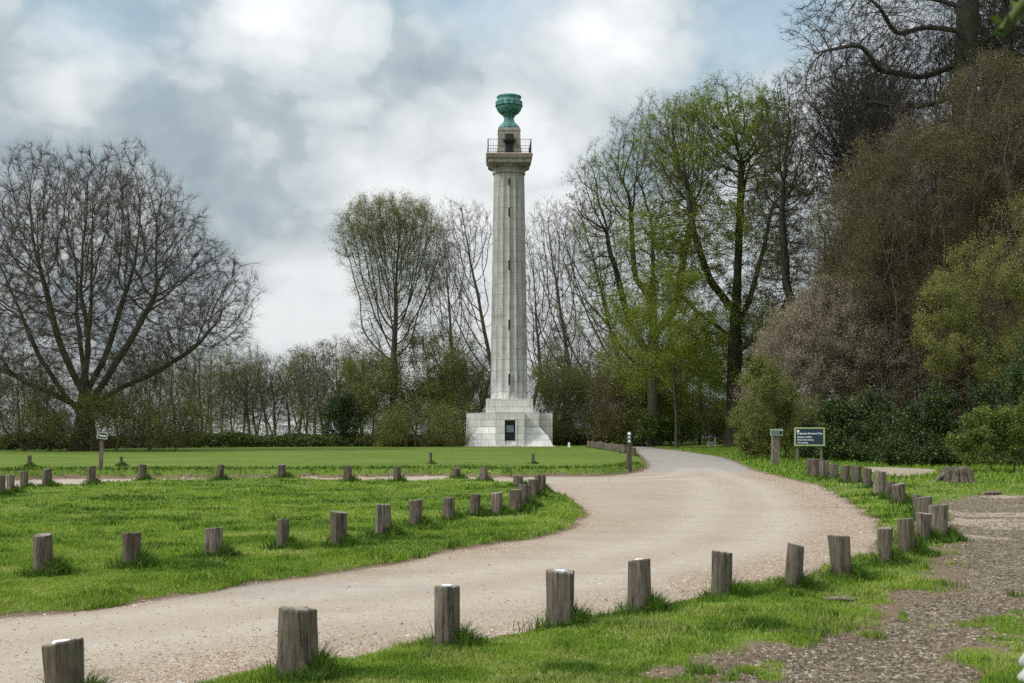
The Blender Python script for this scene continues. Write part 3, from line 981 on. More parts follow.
isl = [
 (43.5, 534.5, 575.5, 21, 0, 'tallest dark post of the island front row, at its outer end'),
 (132, 532.5, 567, 19.5, 0, 'dark knotty post second along the island front row with big tuft'),
 (213.3, 528, 558.5, 18, 0, 'pale flat topped post third along the island front row'),
 (282.5, 518.7, 550, 14, 2, 'slim post fourth along the island front row'),
 (338.5, 511.7, 548, 15.5, 0, 'upright post fifth along the island front row'),
 (382.5, 504, 537, 17.5, 0, 'broad pale post in the middle of the island front row'),
 (416, 499.8, 528, 14, 0, 'grey post directly after the broad pale one in the island front row'),
 (448.8, 497.5, 521.5, 11.5, 0, 'narrow dark post below the monument in the island front row'),
 (475.4, 494, 516.5, 10, 0, 'narrowest post before the crowd at the island tip'),
 (496.8, 492.6, 516, 12, 0, 'pale post just before the crowd at the island tip'),
 (516, 489.7, 513.5, 14, 0, 'front and widest post of the crowd at the island tip'),
 (524.4, 484.6, 507, 12, 0, 'second post back in the crowd at the island tip'),
 (533.8, 479.5, 498.5, 11.5, 0, 'third post back in the crowd at the island tip'),
 (540, 475, 492.5, 11, 0, 'hindmost post at the very tip of the grass island'),
]
for i, (px, yt, yb, w, tl, lab) in enumerate(isl):
    put_post(px, yt, yb, w, lab, G2, 200 + i, tl, pale=i in (2, 5, 9))
back = [
 (518, 475.7, 487, 9.5, 0, 'low dark post behind the crowd at the island tip'),
 (483.8, 467.6, 481.5, 8.4, 0, 'pale post on a grassy hump below the monument plinth'),
 (456.4, 468, 479, 8, 0, 'squat dark post sunk in a grassy hump'),
 (396.8, 466.6, 482, 8, 0, 'grey post of the island far row next to the squat dark one'),
 (347.8, 465.8, 482, 8, 0, 'narrow post standing against the pale track below the middle tree'),
 (281.6, 464.5, 478, 9, 0, 'squarish short post against the dark bank of the lawn'),
 (219, 464.5, 480, 7, 10, 'post tilted sharply over against the dark lawn bank'),
 (142.6, 464.5, 480.5, 7.5, 0, 'post of the island far row just beyond the small black sign'),
 (91, 466.3, 484.5, 8.5, 0, 'post standing directly in front of the small black sign'),
 (46.9, 469, 486.5, 8, 0, 'post fourth in from the photo edge in the island far row'),
 (24.2, 471, 489, 8.5, 0, 'pale post third in from the photo edge in the island far row'),
 (10.4, 474.7, 493, 7, 0, 'short pale post second in from the photo edge'),
 (0.5, 475, 496.5, 8, 0, 'dark post cut by the photo edge at the end of the island far row'),
]
for i, (px, yt, yb, w, tl, lab) in enumerate(back):
    put_post(px, yt, yb, w, lab, G3, 300 + i, tl, pale=i in (1, 10, 11))
for i, (px, yt, yb, w, lab) in enumerate([
 (29.5, 455, 467.5, 3.6, 'lonely small post on the far lawn under the big bare spreading tree'),
 (121, 456.5, 466.5, 3.2, 'small post on the far lawn close beside the black sign'),
 (430.7, 452, 464, 3, 'thin small post on the lawn between the middle tree and monument'),
 (533, 453.4, 463.8, 3, 'thin small post on the lawn in front of the monument corner')]):
    put_post(px, yt, yb, w, lab, G5, 400 + i, 0)
# the row that edges the lawn along the drive, running away from the waymark post
nfr = 18
for i in range(nfr):
    u = i / (nfr - 1)
    px = 624.5 - 35.5 * u
    yb = 453.4 - 6.0 * u ** 0.8
    hh = 8.2 - 2.2 * u + rng.uniform(-0.6, 0.9)
    lab = ('nearest post of the lawn edging row, close behind the waymark post' if i == 0 else
           'farthest post of the lawn edging row, nearest the monument' if i == nfr - 1 else
           'short pale post, %s from the waymark post in the lawn edging row' % ORD[i] if i < 10 else
           'short pale post, %s from the monument end of the lawn edging row' % ORD[nfr - 1 - i])
    put_post(px, yb - hh, yb, 3.2 + rng.uniform(-0.4, 0.6), lab, G4, 500 + i, rng.uniform(-3, 3), pale=True)
put_post(634, 447.5, 456, 4.5, 'dark short post beside the drive just behind the waymark post', G4, 530, 0)
for i, (px, lab) in enumerate([(635.5, 'little pale post at the far bend of the drive nearest the lawn'), (643.4, 'little pale post at the far bend of the drive, second of three'), (657.5, 'little pale post in the grass beyond the far bend of the drive')]):
    put_post(px, 440.6, 445.6, 2.0, lab, 'little posts at the far bend of the drive', 540 + i, 0, pale=True)

# ------------------------------------------------------------------ signs and small things
def text_obj(s, size, m, parent, loc, name='lettering', rot=(math.pi / 2, 0, 0), width=None):
    cu = bpy.data.curves.new(name, 'FONT')
    cu.body = s; cu.size = size; cu.extrude = 0.002; cu.align_x = 'LEFT'; cu.align_y = 'CENTER'; cu.offset = size * 0.018
    tmp = bpy.data.objects.new('tmp', cu); col.objects.link(tmp)
    bpy.context.view_layer.update()
    me = bpy.data.meshes.new_from_object(tmp.evaluated_get(bpy.context.evaluated_depsgraph_get()))
    me.name = name
    bpy.data.objects.remove(tmp)
    me.materials.clear(); me.materials.append(m)
    o = link(name, me, parent, loc)
    o.rotation_euler = rot
    if width:
        xs = [v.co.x for v in me.vertices]
        k = width / (max(xs) - min(xs))
        for v in me.vertices: v.co.x *= k
    return o


M['navy'] = mat_plain('navy_board', (0.022, 0.04, 0.075), 0.4, var=0.05)
M['lime'] = mat_plain('lichened_oak_frame', (0.36, 0.42, 0.20), 0.7, scale=20)
M['white'] = mat_plain('white_paint', (0.78, 0.80, 0.80), 0.5, var=0.03)
M['black'] = mat_plain('black_paint', (0.015, 0.017, 0.016), 0.4)
M['palegrey'] = mat_plain('grey_green_frame', (0.36, 0.40, 0.33), 0.6)
M['darkgreen'] = mat_plain('dark_green_band', (0.02, 0.06, 0.045), 0.5)


def noticeboard():
    x, y, z = on_ground(809.5, 463)
    k = y / F
    t = thing('noticeboard', 'navy noticeboard with white writing in a pale green frame on two posts', 'sign', (x, y, z), R(-4))
    W = 30.1 * k; zb = 17.0 * k; zt = 35.6 * k
    hx = W / 2
    for s in (-1, 1):
        b = MB(); b.box(s * (hx - 0.16) - 0.06, s * (hx - 0.16) + 0.06, 0.03, 0.15, -0.3, zt - 0.03); b.build('post', M['wood_pale'], t)
    b = MB(); b.box(-hx + 0.05, hx - 0.05, -0.02, 0.028, zb + 0.05, zt - 0.05); bd = b.build('board', M['navy'], t)
    fr = MB(); q = 0.075
    fr.box(-hx, hx, -0.05, 0.029, zt - q, zt); fr.box(-hx, hx, -0.05, 0.029, zb, zb + q)
    fr.box(-hx, -hx + q, -0.048, 0.027, zb + q, zt - q); fr.box(hx - q, hx, -0.048, 0.027, zb + q, zt - q)
    fr.build('frame', M['lime'], t)
    lx = -hx + 0.15
    H = zt - zb
    text_obj('Bridgewater Monument Drive', 0.135, M['white'], bd, (lx, -0.024, zt - H * 0.33), width=W * 0.82)
    text_obj('Respect wildlife', 0.115, M['white'], bd, (lx, -0.024, zt - H * 0.52), width=W * 0.47)
    text_obj('Please drive slowly', 0.115, M['white'], bd, (lx, -0.024, zt - H * 0.67), width=W * 0.53)
    text_obj('Free parking', 0.115, M['white'], bd, (lx, -0.024, zt - H * 0.82), width=W * 0.34)
    e = MB(); n = 10
    prof = [(0.0, 0.075), (0.05, 0.045), (0.075, 0.0), (0.05, -0.045), (0.0, -0.075), (-0.05, -0.045), (-0.075, 0.0), (-0.05, 0.045)]
    cx, cz = -hx + 0.19, zt - 0.19
    e.add([(cx + a, yy, cz + c) for yy in (-0.024, -0.021) for a, c in prof], [tuple(range(8)), ] + [(i, i + 8, (i + 1) % 8 + 8, (i + 1) % 8) for i in range(8)])
    e.build('emblem', M['white'], bd)


def post_sign():
    x, y, z = on_ground(775.3, 464.5)
    k = y / F
    t = thing('signpost', 'thick weathered post with small framed plate on top, beside the navy noticeboard', 'sign', (x, y, z), R(3))
    me = MB(); me.frust(0, 0, -0.3, 30.0 * k, 3.7 * k, 0.19, 3.3 * k, 0.17); me.build('post', M['wood_pale'], t)
    b = MB(); z0, z1 = 29.0 * k, 35.6 * k
    b.box(-6.2 * k, 6.4 * k, -0.245, -0.195, z0, z1); pl = b.build('plate', M['palegrey'], t)
    b = MB(); b.box(-5.4 * k, 2.6 * k, -0.262, -0.2455, z0 + 0.06, z1 - 0.06); b.build('inset', mat_plain('faded_grey_panel', (0.13, 0.17, 0.16), 0.5), pl)
    b = MB(); b.box(3.0 * k, 5.7 * k, -0.262, -0.2455, z0 + 0.06, z1 - 0.10); b.build('arrow_panel', M['black'], pl)


def waymark():
    x, y, z = on_ground(629, 470.5)
    k = y / F
    t = thing('waymark_post', 'tall slim waymark post with white symbols on a dark green band, lawn corner', 'post', (x, y, z))
    h = 38.6 * k
    o = link('post', post_mesh(2.35 * k, h * 0.66, 900), t); o.data.materials.append(M['wood']); o.data.materials.append(M['end'])
    b = MB(); b.frust(0, 0, h * 0.655, h, 2.1 * k, 2.1 * k, 2.0 * k, 2.0 * k); bd = b.build('marker_band', M['darkgreen'], t)
    yy = -2.13 * k
    r = 1.55 * k

    def disc(cz, pts, nm):
        m_ = MB(); n = len(pts)
        m_.add([(a * r, q, cz + c * r) for q in (yy - 0.012, yy + 0.02) for a, c in pts], [tuple(range(n)), tuple(range(n, 2 * n))[::-1]] + [(i, i + n, (i + 1) % n + n, (i + 1) % n) for i in range(n)])
        m_.build(nm, M['white'], bd)
    disc(h - 1.9 * k, [(math.cos(i * 0.5236), -math.sin(i * 0.5236)) for i in range(12)], 'roundel')
    disc(h - 5.6 * k, [(-1, 1), (0, 0.35), (1, 1), (0.4, 0), (1, -1), (0, -0.35), (-1, -1), (-0.4, 0)], 'cross_symbol')
    disc(h - 9.2 * k, [(0, 1.1), (1, -0.8), (-1, -0.8)], 'arrow_symbol')


def tea_sign():
    x, y, z = on_ground(100.6, 469.5)
    k = y / F
    t = thing('small_sign', 'small black sign with pale border and white word on a leaning grey post', 'sign', (x, y, z))
    t.rotation_euler = (0, R(2.6), 0)
    b = MB(); b.frust(0, 0, -0.3, 31.0 * k, 1.75 * k, 0.05, 1.55 * k, 0.045); b.build('post', M['wood_pale'], t)
    rot = Matrix.Translation((0.9 * k, -0.075, 34.0 * k)) @ Matrix.Rotation(R(5), 4, 'Y')
    pl = MB(); pl.box(-5.2 * k, 5.2 * k, -0.012, 0.02, -3.3 * k, 3.3 * k, mat=rot); p = pl.build('plate', M['black'], t)
    bo = MB()
    for a in ((-5.2, 5.2, 2.5, 3.3), (-5.2, 5.2, -3.3, -2.5), (-5.2, -4.4, -2.5, 2.5), (4.4, 5.2, -2.5, 2.5)):
        bo.box(a[0] * k, a[1] * k, -0.024, -0.0125, a[2] * k, a[3] * k, mat=rot)
    bo.build('border', M['palegrey'], p)
    o = text_obj('Tearoom', 0.125, M['white'], p, rot @ Vector((-3.7 * k, -0.018, 0)), rot=(math.pi / 2, R(5), 0), width=7.2 * k)


def bench():
    x, y, z = on_ground(711.5, 447.6)
    k = y / F
    t = thing('bench', 'small low grey seat with one tall corner post in the grass beside the drive', 'bench', (x, y, z + 0.10))
    for s in (-1, 1):
        b = MB(); b.box(s * 3.3 * k - 1.0 * k, s * 3.3 * k + 1.0 * k, -0.16, 0.16, -0.2, 3.3 * k); b.build('leg', M['palegrey'], t)
    b = MB(); b.box(-4.6 * k, 4.6 * k, -0.2, 0.2, 3.35 * k, 4.3 * k); b.build('seat', M['palegrey'], t)
    b = MB(); b.box(-2.2 * k, 2.2 * k, -0.10, -0.05, 0.7 * k, 3.3 * k); b.build('front_board', M['palegrey'], t)
    b = MB(); b.box(4.0 * k, 4.75 * k, 0.21, 0.29, -0.2, 9 * k); b.build('corner_post', M['palegrey'], t)


def stump():
    rr = random.Random(5)
    x, y, z = on_ground(957, 482)
    k = y / F
    n = 44; rings = []
    V = []
    zs = [(-0.15, 1.15), (0.0, 1.08), (0.15, 0.98), (0.32, 0.9), (0.5, 0.84), (0.62, 0.76), (0.66, 0.4), (0.60, 0.05)]
    lob = [rr.uniform(0.80, 1.16) for _ in range(n)]
    for hz_, q in zs:
        for i in range(n):
            a = 6.2832 * i / n
            rad = q * lob[i] * (0.97 + 0.06 * rr.random())
            jag = rr.uniform(-0.06, 0.12) if hz_ > 0.45 and q > 0.3 else 0
            V.append((rad * 16 * k * math.cos(a), rad * 0.55 * math.sin(a), (hz_ + jag) * 0.72))
    Fa = [[r_ * n + i, r_ * n + (i + 1) % n, (r_ + 1) * n + (i + 1) % n, (r_ + 1) * n + i] for r_ in range(len(zs) - 1) for i in range(n)]
    t = thing('tree_stump', 'broad jagged grey tree stump with a spreading root below the light green shrub', 'stump', (x, y, z))
    b = MB(); b.add(V, Fa); b.build('stump_wood', M['wood'], t)
    b = MB(); b.tube((-10 * k, 0.0, 0.28), (-18 * k, -0.1, 0.16), 0.13, 8, r2=0.09); b.tube((-18 * k, -0.1, 0.16), (-25 * k, -0.2, 0.0), 0.09, 8, r2=0.04)
    b.build('root', M['wood_pale'], t)


def fallen_stick():
    x, y, z = on_ground(838, 603)
    k = y / F
    b = MB(); b.tube((-14 * k, 0.02, 0.035), (2 * k, 0, 0.05), 0.022, 8, r2=0.028); b.tube((2 * k, 0, 0.05), (15 * k, -0.04, 0.04), 0.028, 8, r2=0.018); b.tube((3 * k, 0, 0.05), (7 * k, 0.10, 0.06), 0.012, 6, r2=0.006)
    o = b.build('fallen_stick', M['wood_pale'], loc=(x, y, z))
    o.rotation_euler = (0, 0, R(-6))
    tag(o, 'pale broken stick lying in the grass near the leaning posts', 'stick')
    x, y, z = on_ground(993, 495)
    k = y / F
    b = MB(); b.tube((-9 * k, 0, 0.05), (9 * k, 0.03, 0.07), 0.06, 8, r2=0.045)
    tag(b.build('cut_log', M['wood_pale'], loc=(x, y, z)), 'short pale cut log lying on the bare earth below the shrub', 'log')


def flints():
    for i, (px, yb, r, lab) in enumerate([(1037, 672, 0.13, 'whitish rounded flint stone at the very corner, upper of two'), (1036.5, 688, 0.12, 'whitish rounded flint stone at the very corner, lower of two')]):
        x, y, z = on_ground(px, yb)
        bm_v = []; fs = []
        nu, nv = 18, 12
        for a in range(nv + 1):
            th = math.pi * a / nv
            for c in range(nu):
                ph = 6.2832 * c / nu
                d = (math.sin(th) * math.cos(ph), math.sin(th) * math.sin(ph), math.cos(th))
                q = r * (0.75 + 0.5 * float(vnoise(d[0] * 1.6 + i * 9, d[1] * 1.6, d[2] * 1.6 + 3)))
                bm_v.append((d[0] * q, d[1] * q * 0.9, d[2] * q * 0.85))
        for a in range(nv):
            for c in range(nu):
                fs.append((a * nu + c, (a + 1) * nu + c, (a + 1) * nu + (c + 1) % nu, a * nu + (c + 1) % nu))
        b = MB(); b.add(bm_v, fs, 0, True)
        tag(b.build('flint_stone', M['flint'], loc=(x, y, z + r * 0.55)), lab, 'stone', 'pale flint stones')
    x, y, z = on_ground(569, 447.3)
    b = MB(); b.frust(0, 0, -0.1, 0.38, 0.12, 0.08, 0.09, 0.06); b.frust(0, 0, 0.38, 0.44, 0.09, 0.06, 0.04, 0.03)
    tag(b.build('marker_stone', M['white'], loc=(x, y, z)), 'tiny white marker stone at the lawn edge just beyond the monument', 'marker stone')


M['flint'] = mat_plain('flint', (0.42, 0.41, 0.38), 0.5, var=0.25, scale=14)
noticeboard(); post_sign(); waymark(); tea_sign(); bench(); stump(); fallen_stick(); flints()

# dandelions on the bank
M['petal'] = mat_plain('dandelion_yellow', (0.75, 0.55, 0.02), 0.6)
M['stalk'] = mat_plain('flower_stalk', (0.10, 0.20, 0.03), 0.6)
fl = [(433, 473.5, 'far dandelion on the lawn bank, by the squat dark post'), (440, 473, 'dandelion second along the lawn bank from the squat dark post'), (466.5, 470.5, 'bright dandelion pair member, between the squat and pale posts'),
      (469.5, 472, 'lower dandelion between the squat and pale hump posts'), (489, 472.5, 'dandelion on the lawn bank beside the pale hump post'), (517.5, 468.5, 'highest dandelion on the lawn bank below the monument'),
      (878.5, 504, 'larger dandelion in the verge grass before the leaning gap post'), (874, 505.5, 'lower dandelion in the verge grass before the leaning gap post')]
for px, py, lab in fl:
    x, y, z = on_ground(px, py + 2)
    s = y / F * 1.0
    t = thing('dandelion', lab, 'flower', (x, y, z), group='yellow dandelions')
    b = MB(); b.tube((0, 0, 0), (0.01, 0, 1.8 * s), 0.25 * s, 5); b.build('stalk', M['stalk'], t)
    b = MB(); b.lathe([(0.1 * s, 1.7 * s), (0.9 * s, 1.85 * s), (1.0 * s, 2.05 * s), (0.6 * s, 2.35 * s), (0.1 * s, 2.45 * s)], 12); b.build('flower_head', M['petal'], t)


# ------------------------------------------------------------------ trees
M['bark'] = mat_bark('bark', (0.055, 0.047, 0.038), (0.115, 0.10, 0.082), (0.085, 0.10, 0.035), 0.5)
M['bark_dark'] = mat_bark('dark_bark', (0.030, 0.026, 0.022), (0.07, 0.06, 0.05), (0.055, 0.065, 0.025), 0.4)
M['bark_pale'] = mat_bark('pale_bark', (0.14, 0.125, 0.105), (0.22, 0.20, 0.17))
M['bark_green'] = mat_bark('mossy_bark', (0.06, 0.055, 0.035), (0.10, 0.10, 0.05), (0.085, 0.115, 0.03), 0.8)
M['twig'] = mat_bark('twigs', (0.060, 0.048, 0.040), (0.105, 0.088, 0.074))
M['twig_dark'] = mat_bark('dark_twigs', (0.033, 0.028, 0.025), (0.065, 0.055, 0.048))
M['twig_brown'] = mat_bark('brown_twigs', (0.085, 0.066, 0.050), (0.15, 0.122, 0.098))
M['twig_pale'] = mat_bark('greyish_twigs', (0.15, 0.128, 0.108), (0.26, 0.225, 0.19))
M['leaf_spring'] = mat_leaf('spring_leaves', [(0, (0.09, 0.13, 0.014)), (0.5, (0.20, 0.25, 0.028)), (1, (0.36, 0.41, 0.065))], 0.45)
M['leaf_olive'] = mat_leaf('olive_leaves', [(0, (0.09, 0.105, 0.022)), (0.5, (0.165, 0.18, 0.042)), (1, (0.26, 0.27, 0.075))], 0.35)
M['leaf_bud'] = mat_leaf('brown_buds', [(0, (0.10, 0.075, 0.035)), (0.5, (0.16, 0.13, 0.055)), (1, (0.23, 0.21, 0.085))], 0.3)
M['leaf_dark'] = mat_leaf('dark_leaves', [(0, (0.014, 0.026, 0.008)), (0.5, (0.028, 0.055, 0.013)), (0.9, (0.055, 0.11, 0.02)), (1, (0.10, 0.18, 0.03))], 0.25, 0.5, 0.3)
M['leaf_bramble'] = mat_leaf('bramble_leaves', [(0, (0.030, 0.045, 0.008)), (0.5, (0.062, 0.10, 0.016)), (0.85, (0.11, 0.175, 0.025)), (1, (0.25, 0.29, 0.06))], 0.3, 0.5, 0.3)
M['leaf_shade'] = mat_leaf('shaded_bramble_leaves', [(0, (0.015, 0.024, 0.006)), (0.55, (0.032, 0.055, 0.011)), (0.88, (0.065, 0.11, 0.018)), (1, (0.19, 0.24, 0.05))], 0.25, 0.5, 0.3)  # bramble leaf colours darkened to paint in the deep shade
M['leaf_light'] = mat_leaf('fresh_leaves', [(0, (0.06, 0.095, 0.016)), (0.5, (0.12, 0.165, 0.03)), (0.9, (0.21, 0.26, 0.055)), (1, (0.32, 0.36, 0.10))], 0.4)
M['leaf_yellow'] = mat_leaf('yellowish_leaves', [(0, (0.12, 0.125, 0.03)), (0.5, (0.22, 0.23, 0.06)), (1, (0.38, 0.38, 0.13))], 0.4)
M['leaf_haw'] = mat_leaf('hawthorn_buds', [(0, (0.075, 0.062, 0.028)), (0.5, (0.135, 0.115, 0.052)), (1, (0.22, 0.195, 0.085))], 0.35)
M['leaf_blossom'] = mat_leaf('faded_blossom', [(0, (0.17, 0.135, 0.09)), (0.5, (0.31, 0.255, 0.175)), (0.9, (0.44, 0.375, 0.275)), (1, (0.54, 0.48, 0.38))], 0.3)


def grow(rs, att, trunk, D, kill, trop=(0, 0, 0.12), jit=0.12, maxit=160, infl=1e9, cap=16000):
    """space colonisation: branches reach for the points ATT; TRUNK is a list of (pos, parent)"""
    cap = max(cap, 400)
    pos = np.zeros((cap + 2000, 3)); par = np.full(cap + 2000, -1, np.int64)
    for i, (p, q) in enumerate(trunk):
        pos[i] = p; par[i] = q
    n = len(trunk)
    att = att.copy()
    d = ((att[:, None, :] - pos[None, :n]) ** 2).sum(-1)
    near = d.argmin(1); nd = d[np.arange(len(att)), near]
    trop = np.array(trop)
    stale = np.zeros(cap + 2000, np.int32)
    for it in range(maxit):
        if not len(att) or n >= cap: break
        act = nd < infl * infl
        if not act.any(): break
        u = att[act] - pos[near[act]]
        u /= np.linalg.norm(u, axis=1)[:, None] + 1e-9
        s = np.zeros((n, 3)); np.add.at(s, near[act], u)
        idx = np.unique(near[act])
        idx = idx[stale[idx] < 4]
        if not len(idx): break
        v = s[idx]; v /= np.linalg.norm(v, axis=1)[:, None] + 1e-9
        v = v + trop + rs.normal(0, jit, v.shape)
        v /= np.linalg.norm(v, axis=1)[:, None] + 1e-9
        new = pos[idx] + v * D
        stale[idx] += 1
        m = len(new)
        pos[n:n + m] = new; par[n:n + m] = idx
        best = np.full(len(att), 1e18); bi = np.zeros(len(att), np.int64)
        for c in range(0, m, 400):
            dd = ((att[:, None, :] - new[None, c:c + 400]) ** 2).sum(-1)
            k = dd.argmin(1); q = dd[np.arange(len(att)), k]
            w = q < best
            best[w] = q[w]; bi[w] = k[w] + c
        w = best < nd
        nd[w] = best[w]; near[w] = bi[w] + n
        n += m
        keep = nd > kill * kill
        att, nd, near = att[keep], nd[keep], near[keep]
    return pos[:n].copy(), par[:n].copy()


def radii(par, r0, p, nt=0):
    n = len(par); a = np.zeros(n); main = np.full(n, -1); bm_ = np.zeros(n)
    kids = np.zeros(n, int)
    for i in range(n - 1, -1, -1):
        if a[i] == 0: a[i] = r0 ** p
        q = par[i]
        if q >= 0:
            a[q] += a[i]; kids[q] += 1
            if a[i] > bm_[q]: bm_[q] = a[i]; main[q] = i
    return a ** (1 / p), main, kids


def relax(pos, par, main, fixed, n=2):
    for _ in range(n):
        q = pos.copy()
        ok = (par >= 0) & (main >= 0); ok[:fixed] = False
        i = np.where(ok)[0]
        q[i] = 0.5 * pos[i] + 0.25 * (pos[par[i]] + pos[main[i]])
        pos = q
    return pos


def frames(d):
    ref = np.zeros_like(d); ref[:, 0] = 0.35; ref[:, 1] = 0.94
    flat = np.abs((d * ref).sum(1)) > 0.93
    ref[flat] = (0.94, -0.35, 0)
    u = np.cross(d, ref); u /= np.linalg.norm(u, axis=1)[:, None] + 1e-9
    w = np.cross(d, u)
    return u, w


def tubes(pos, par, rad, main, sel, k):
    """tapered tubes for the segments SEL (child index) with k sides"""
    if not len(sel): return np.zeros((0, 3)), np.zeros((0, 4), int)
    n = len(pos)
    d = np.zeros_like(pos); has = par >= 0
    d[has] = pos[has] - pos[par[has]]
    d[~has] = (0, 0, 1)
    d /= np.linalg.norm(d, axis=1)[:, None] + 1e-9
    dm = d.copy()
    ok = main >= 0
    dm[ok] = d[ok] + d[main[ok]]
    dm /= np.linalg.norm(dm, axis=1)[:, None] + 1e-9
    ang = 2 * math.pi * np.arange(k) / k
    ca, sa = np.cos(ang)[None, :, None], np.sin(ang)[None, :, None]

    def ring(p, dd, r):
        u, w = frames(dd)
        return p[:, None, :] + (u[:, None, :] * ca + w[:, None, :] * sa) * r[:, None, None]
    top = ring(pos[sel], dm[sel], rad[sel])
    pp = par[sel]
    is_main = main[pp] == sel
    dd = np.where(is_main[:, None], dm[pp], d[sel])
    rr = np.where(is_main, rad[pp], np.minimum(rad[sel] * 1.15, rad[pp]))
    bot = ring(pos[pp], dd, rr)
    V = np.concatenate([bot, top], 1).reshape(-1, 3)
    m = len(sel)
    base = (np.arange(m) * 2 * k)[:, None]
    a = np.arange(k)[None]
    b = (np.arange(k)[None] + 1) % k
    Fq = np.stack([base + a, base + b, base + k + b, base + k + a], -1).reshape(-1, 4)
    return V, Fq


def rand_dir(rs, n):
    v = rs.normal(size=(n, 3)); return v / (np.linalg.norm(v, axis=1)[:, None] + 1e-9)


def twigs(rs, pos, dirs, n_per, length, r, up=0.15, spread=0.8, droop=0.0, curl=0.35):
    """fine twigs: thin three-sided spikes in two segments, from POS along DIRS"""
    p = np.repeat(pos, n_per, 0); d = np.repeat(dirs, n_per, 0)
    n = len(p)
    d1 = d + rand_dir(rs, n) * spread + np.array([0, 0, up]); d1 /= np.linalg.norm(d1, axis=1)[:, None]
    L = length * rs.uniform(0.45, 1.25, n)[:, None]
    mid = p + d1 * L * 0.5
    d2 = d1 + rand_dir(rs, n) * curl + np.array([0, 0, up * 0.7 - droop]); d2 /= np.linalg.norm(d2, axis=1)[:, None]
    end = mid + d2 * L * 0.5
    u, w = frames(d1)
    rr = r * rs.uniform(0.7, 1.2, n)[:, None]
    ang = [0, 2.094, 4.189]
    r1 = [p + (u * math.cos(a) + w * math.sin(a)) * rr for a in ang]
    r2 = [mid + (u * math.cos(a) + w * math.sin(a)) * rr * 0.7 for a in ang]
    V = np.stack(r1 + r2 + [end], 1).reshape(-1, 3)
    b = (np.arange(n) * 7)[:, None]
    q = np.array([[0, 1, 4, 3], [1, 2, 5, 4], [2, 0, 3, 5]])
    t = np.array([[3, 4, 6], [4, 5, 6], [5, 3, 6]])
    Q = (b[:, :, None] + q[None]).reshape(-1, 4)
    T = (b[:, :, None] + t[None]).reshape(-1, 3)
    return V, Q, T, p, mid, end, d2


def leaves(rs, pts, size, flat=0.0):
    """one small pointed four-cornered leaf at each point"""
    n = len(pts)
    nrm = rand_dir(rs, n) + np.array([0, 0, flat]); nrm /= np.linalg.norm(nrm, axis=1)[:, None]
    u = np.cross(nrm, rand_dir(rs, n)); u /= np.linalg.norm(u, axis=1)[:, None] + 1e-9
    w = np.cross(nrm, u)
    s = (size * rs.uniform(0.55, 1.35, n))[:, None]
    V = np.stack([pts - u * s * 0.5, pts + w * s * 0.33 + nrm * s * 0.10, pts + u * s * 0.5, pts - w * s * 0.33 + nrm * s * 0.10], 1).reshape(-1, 3)
    Fq = (np.arange(n) * 4)[:, None] + np.arange(4)[None]
    rnd = np.repeat(rs.uniform(0, 1, n), 4)
    return V, Fq, rnd


def env_points(rs, ells, n, hollow=0.35):
    """points in a union of ellipsoids (cx, cy, cz, rx, ry, rz, weight), thinned in the middle"""
    W = np.array([e[6] * (e[3] * e[4] * e[5]) ** (2 / 3) for e in ells]); W /= W.sum()
    out = []
    for e, w in zip(ells, W):
        m = max(4, int(n * w))
        d = rand_dir(rs, m)
        rr = (rs.uniform(hollow ** 3, 1, m)) ** (1 / 3)
        # an uneven outline
        lump = 0.72 + 0.62 * fbm(d[:, 0] * 2.4 + e[0], d[:, 1] * 2.4 + e[1] + 5, d[:, 2] * 2.4 + e[2], oct=4, seed=int(rs.randint(1000)))
        p = np.array(e[:3]) + d * (rr * lump)[:, None] * np.array(e[3:6])
        out.append(p)
    return np.concatenate(out)


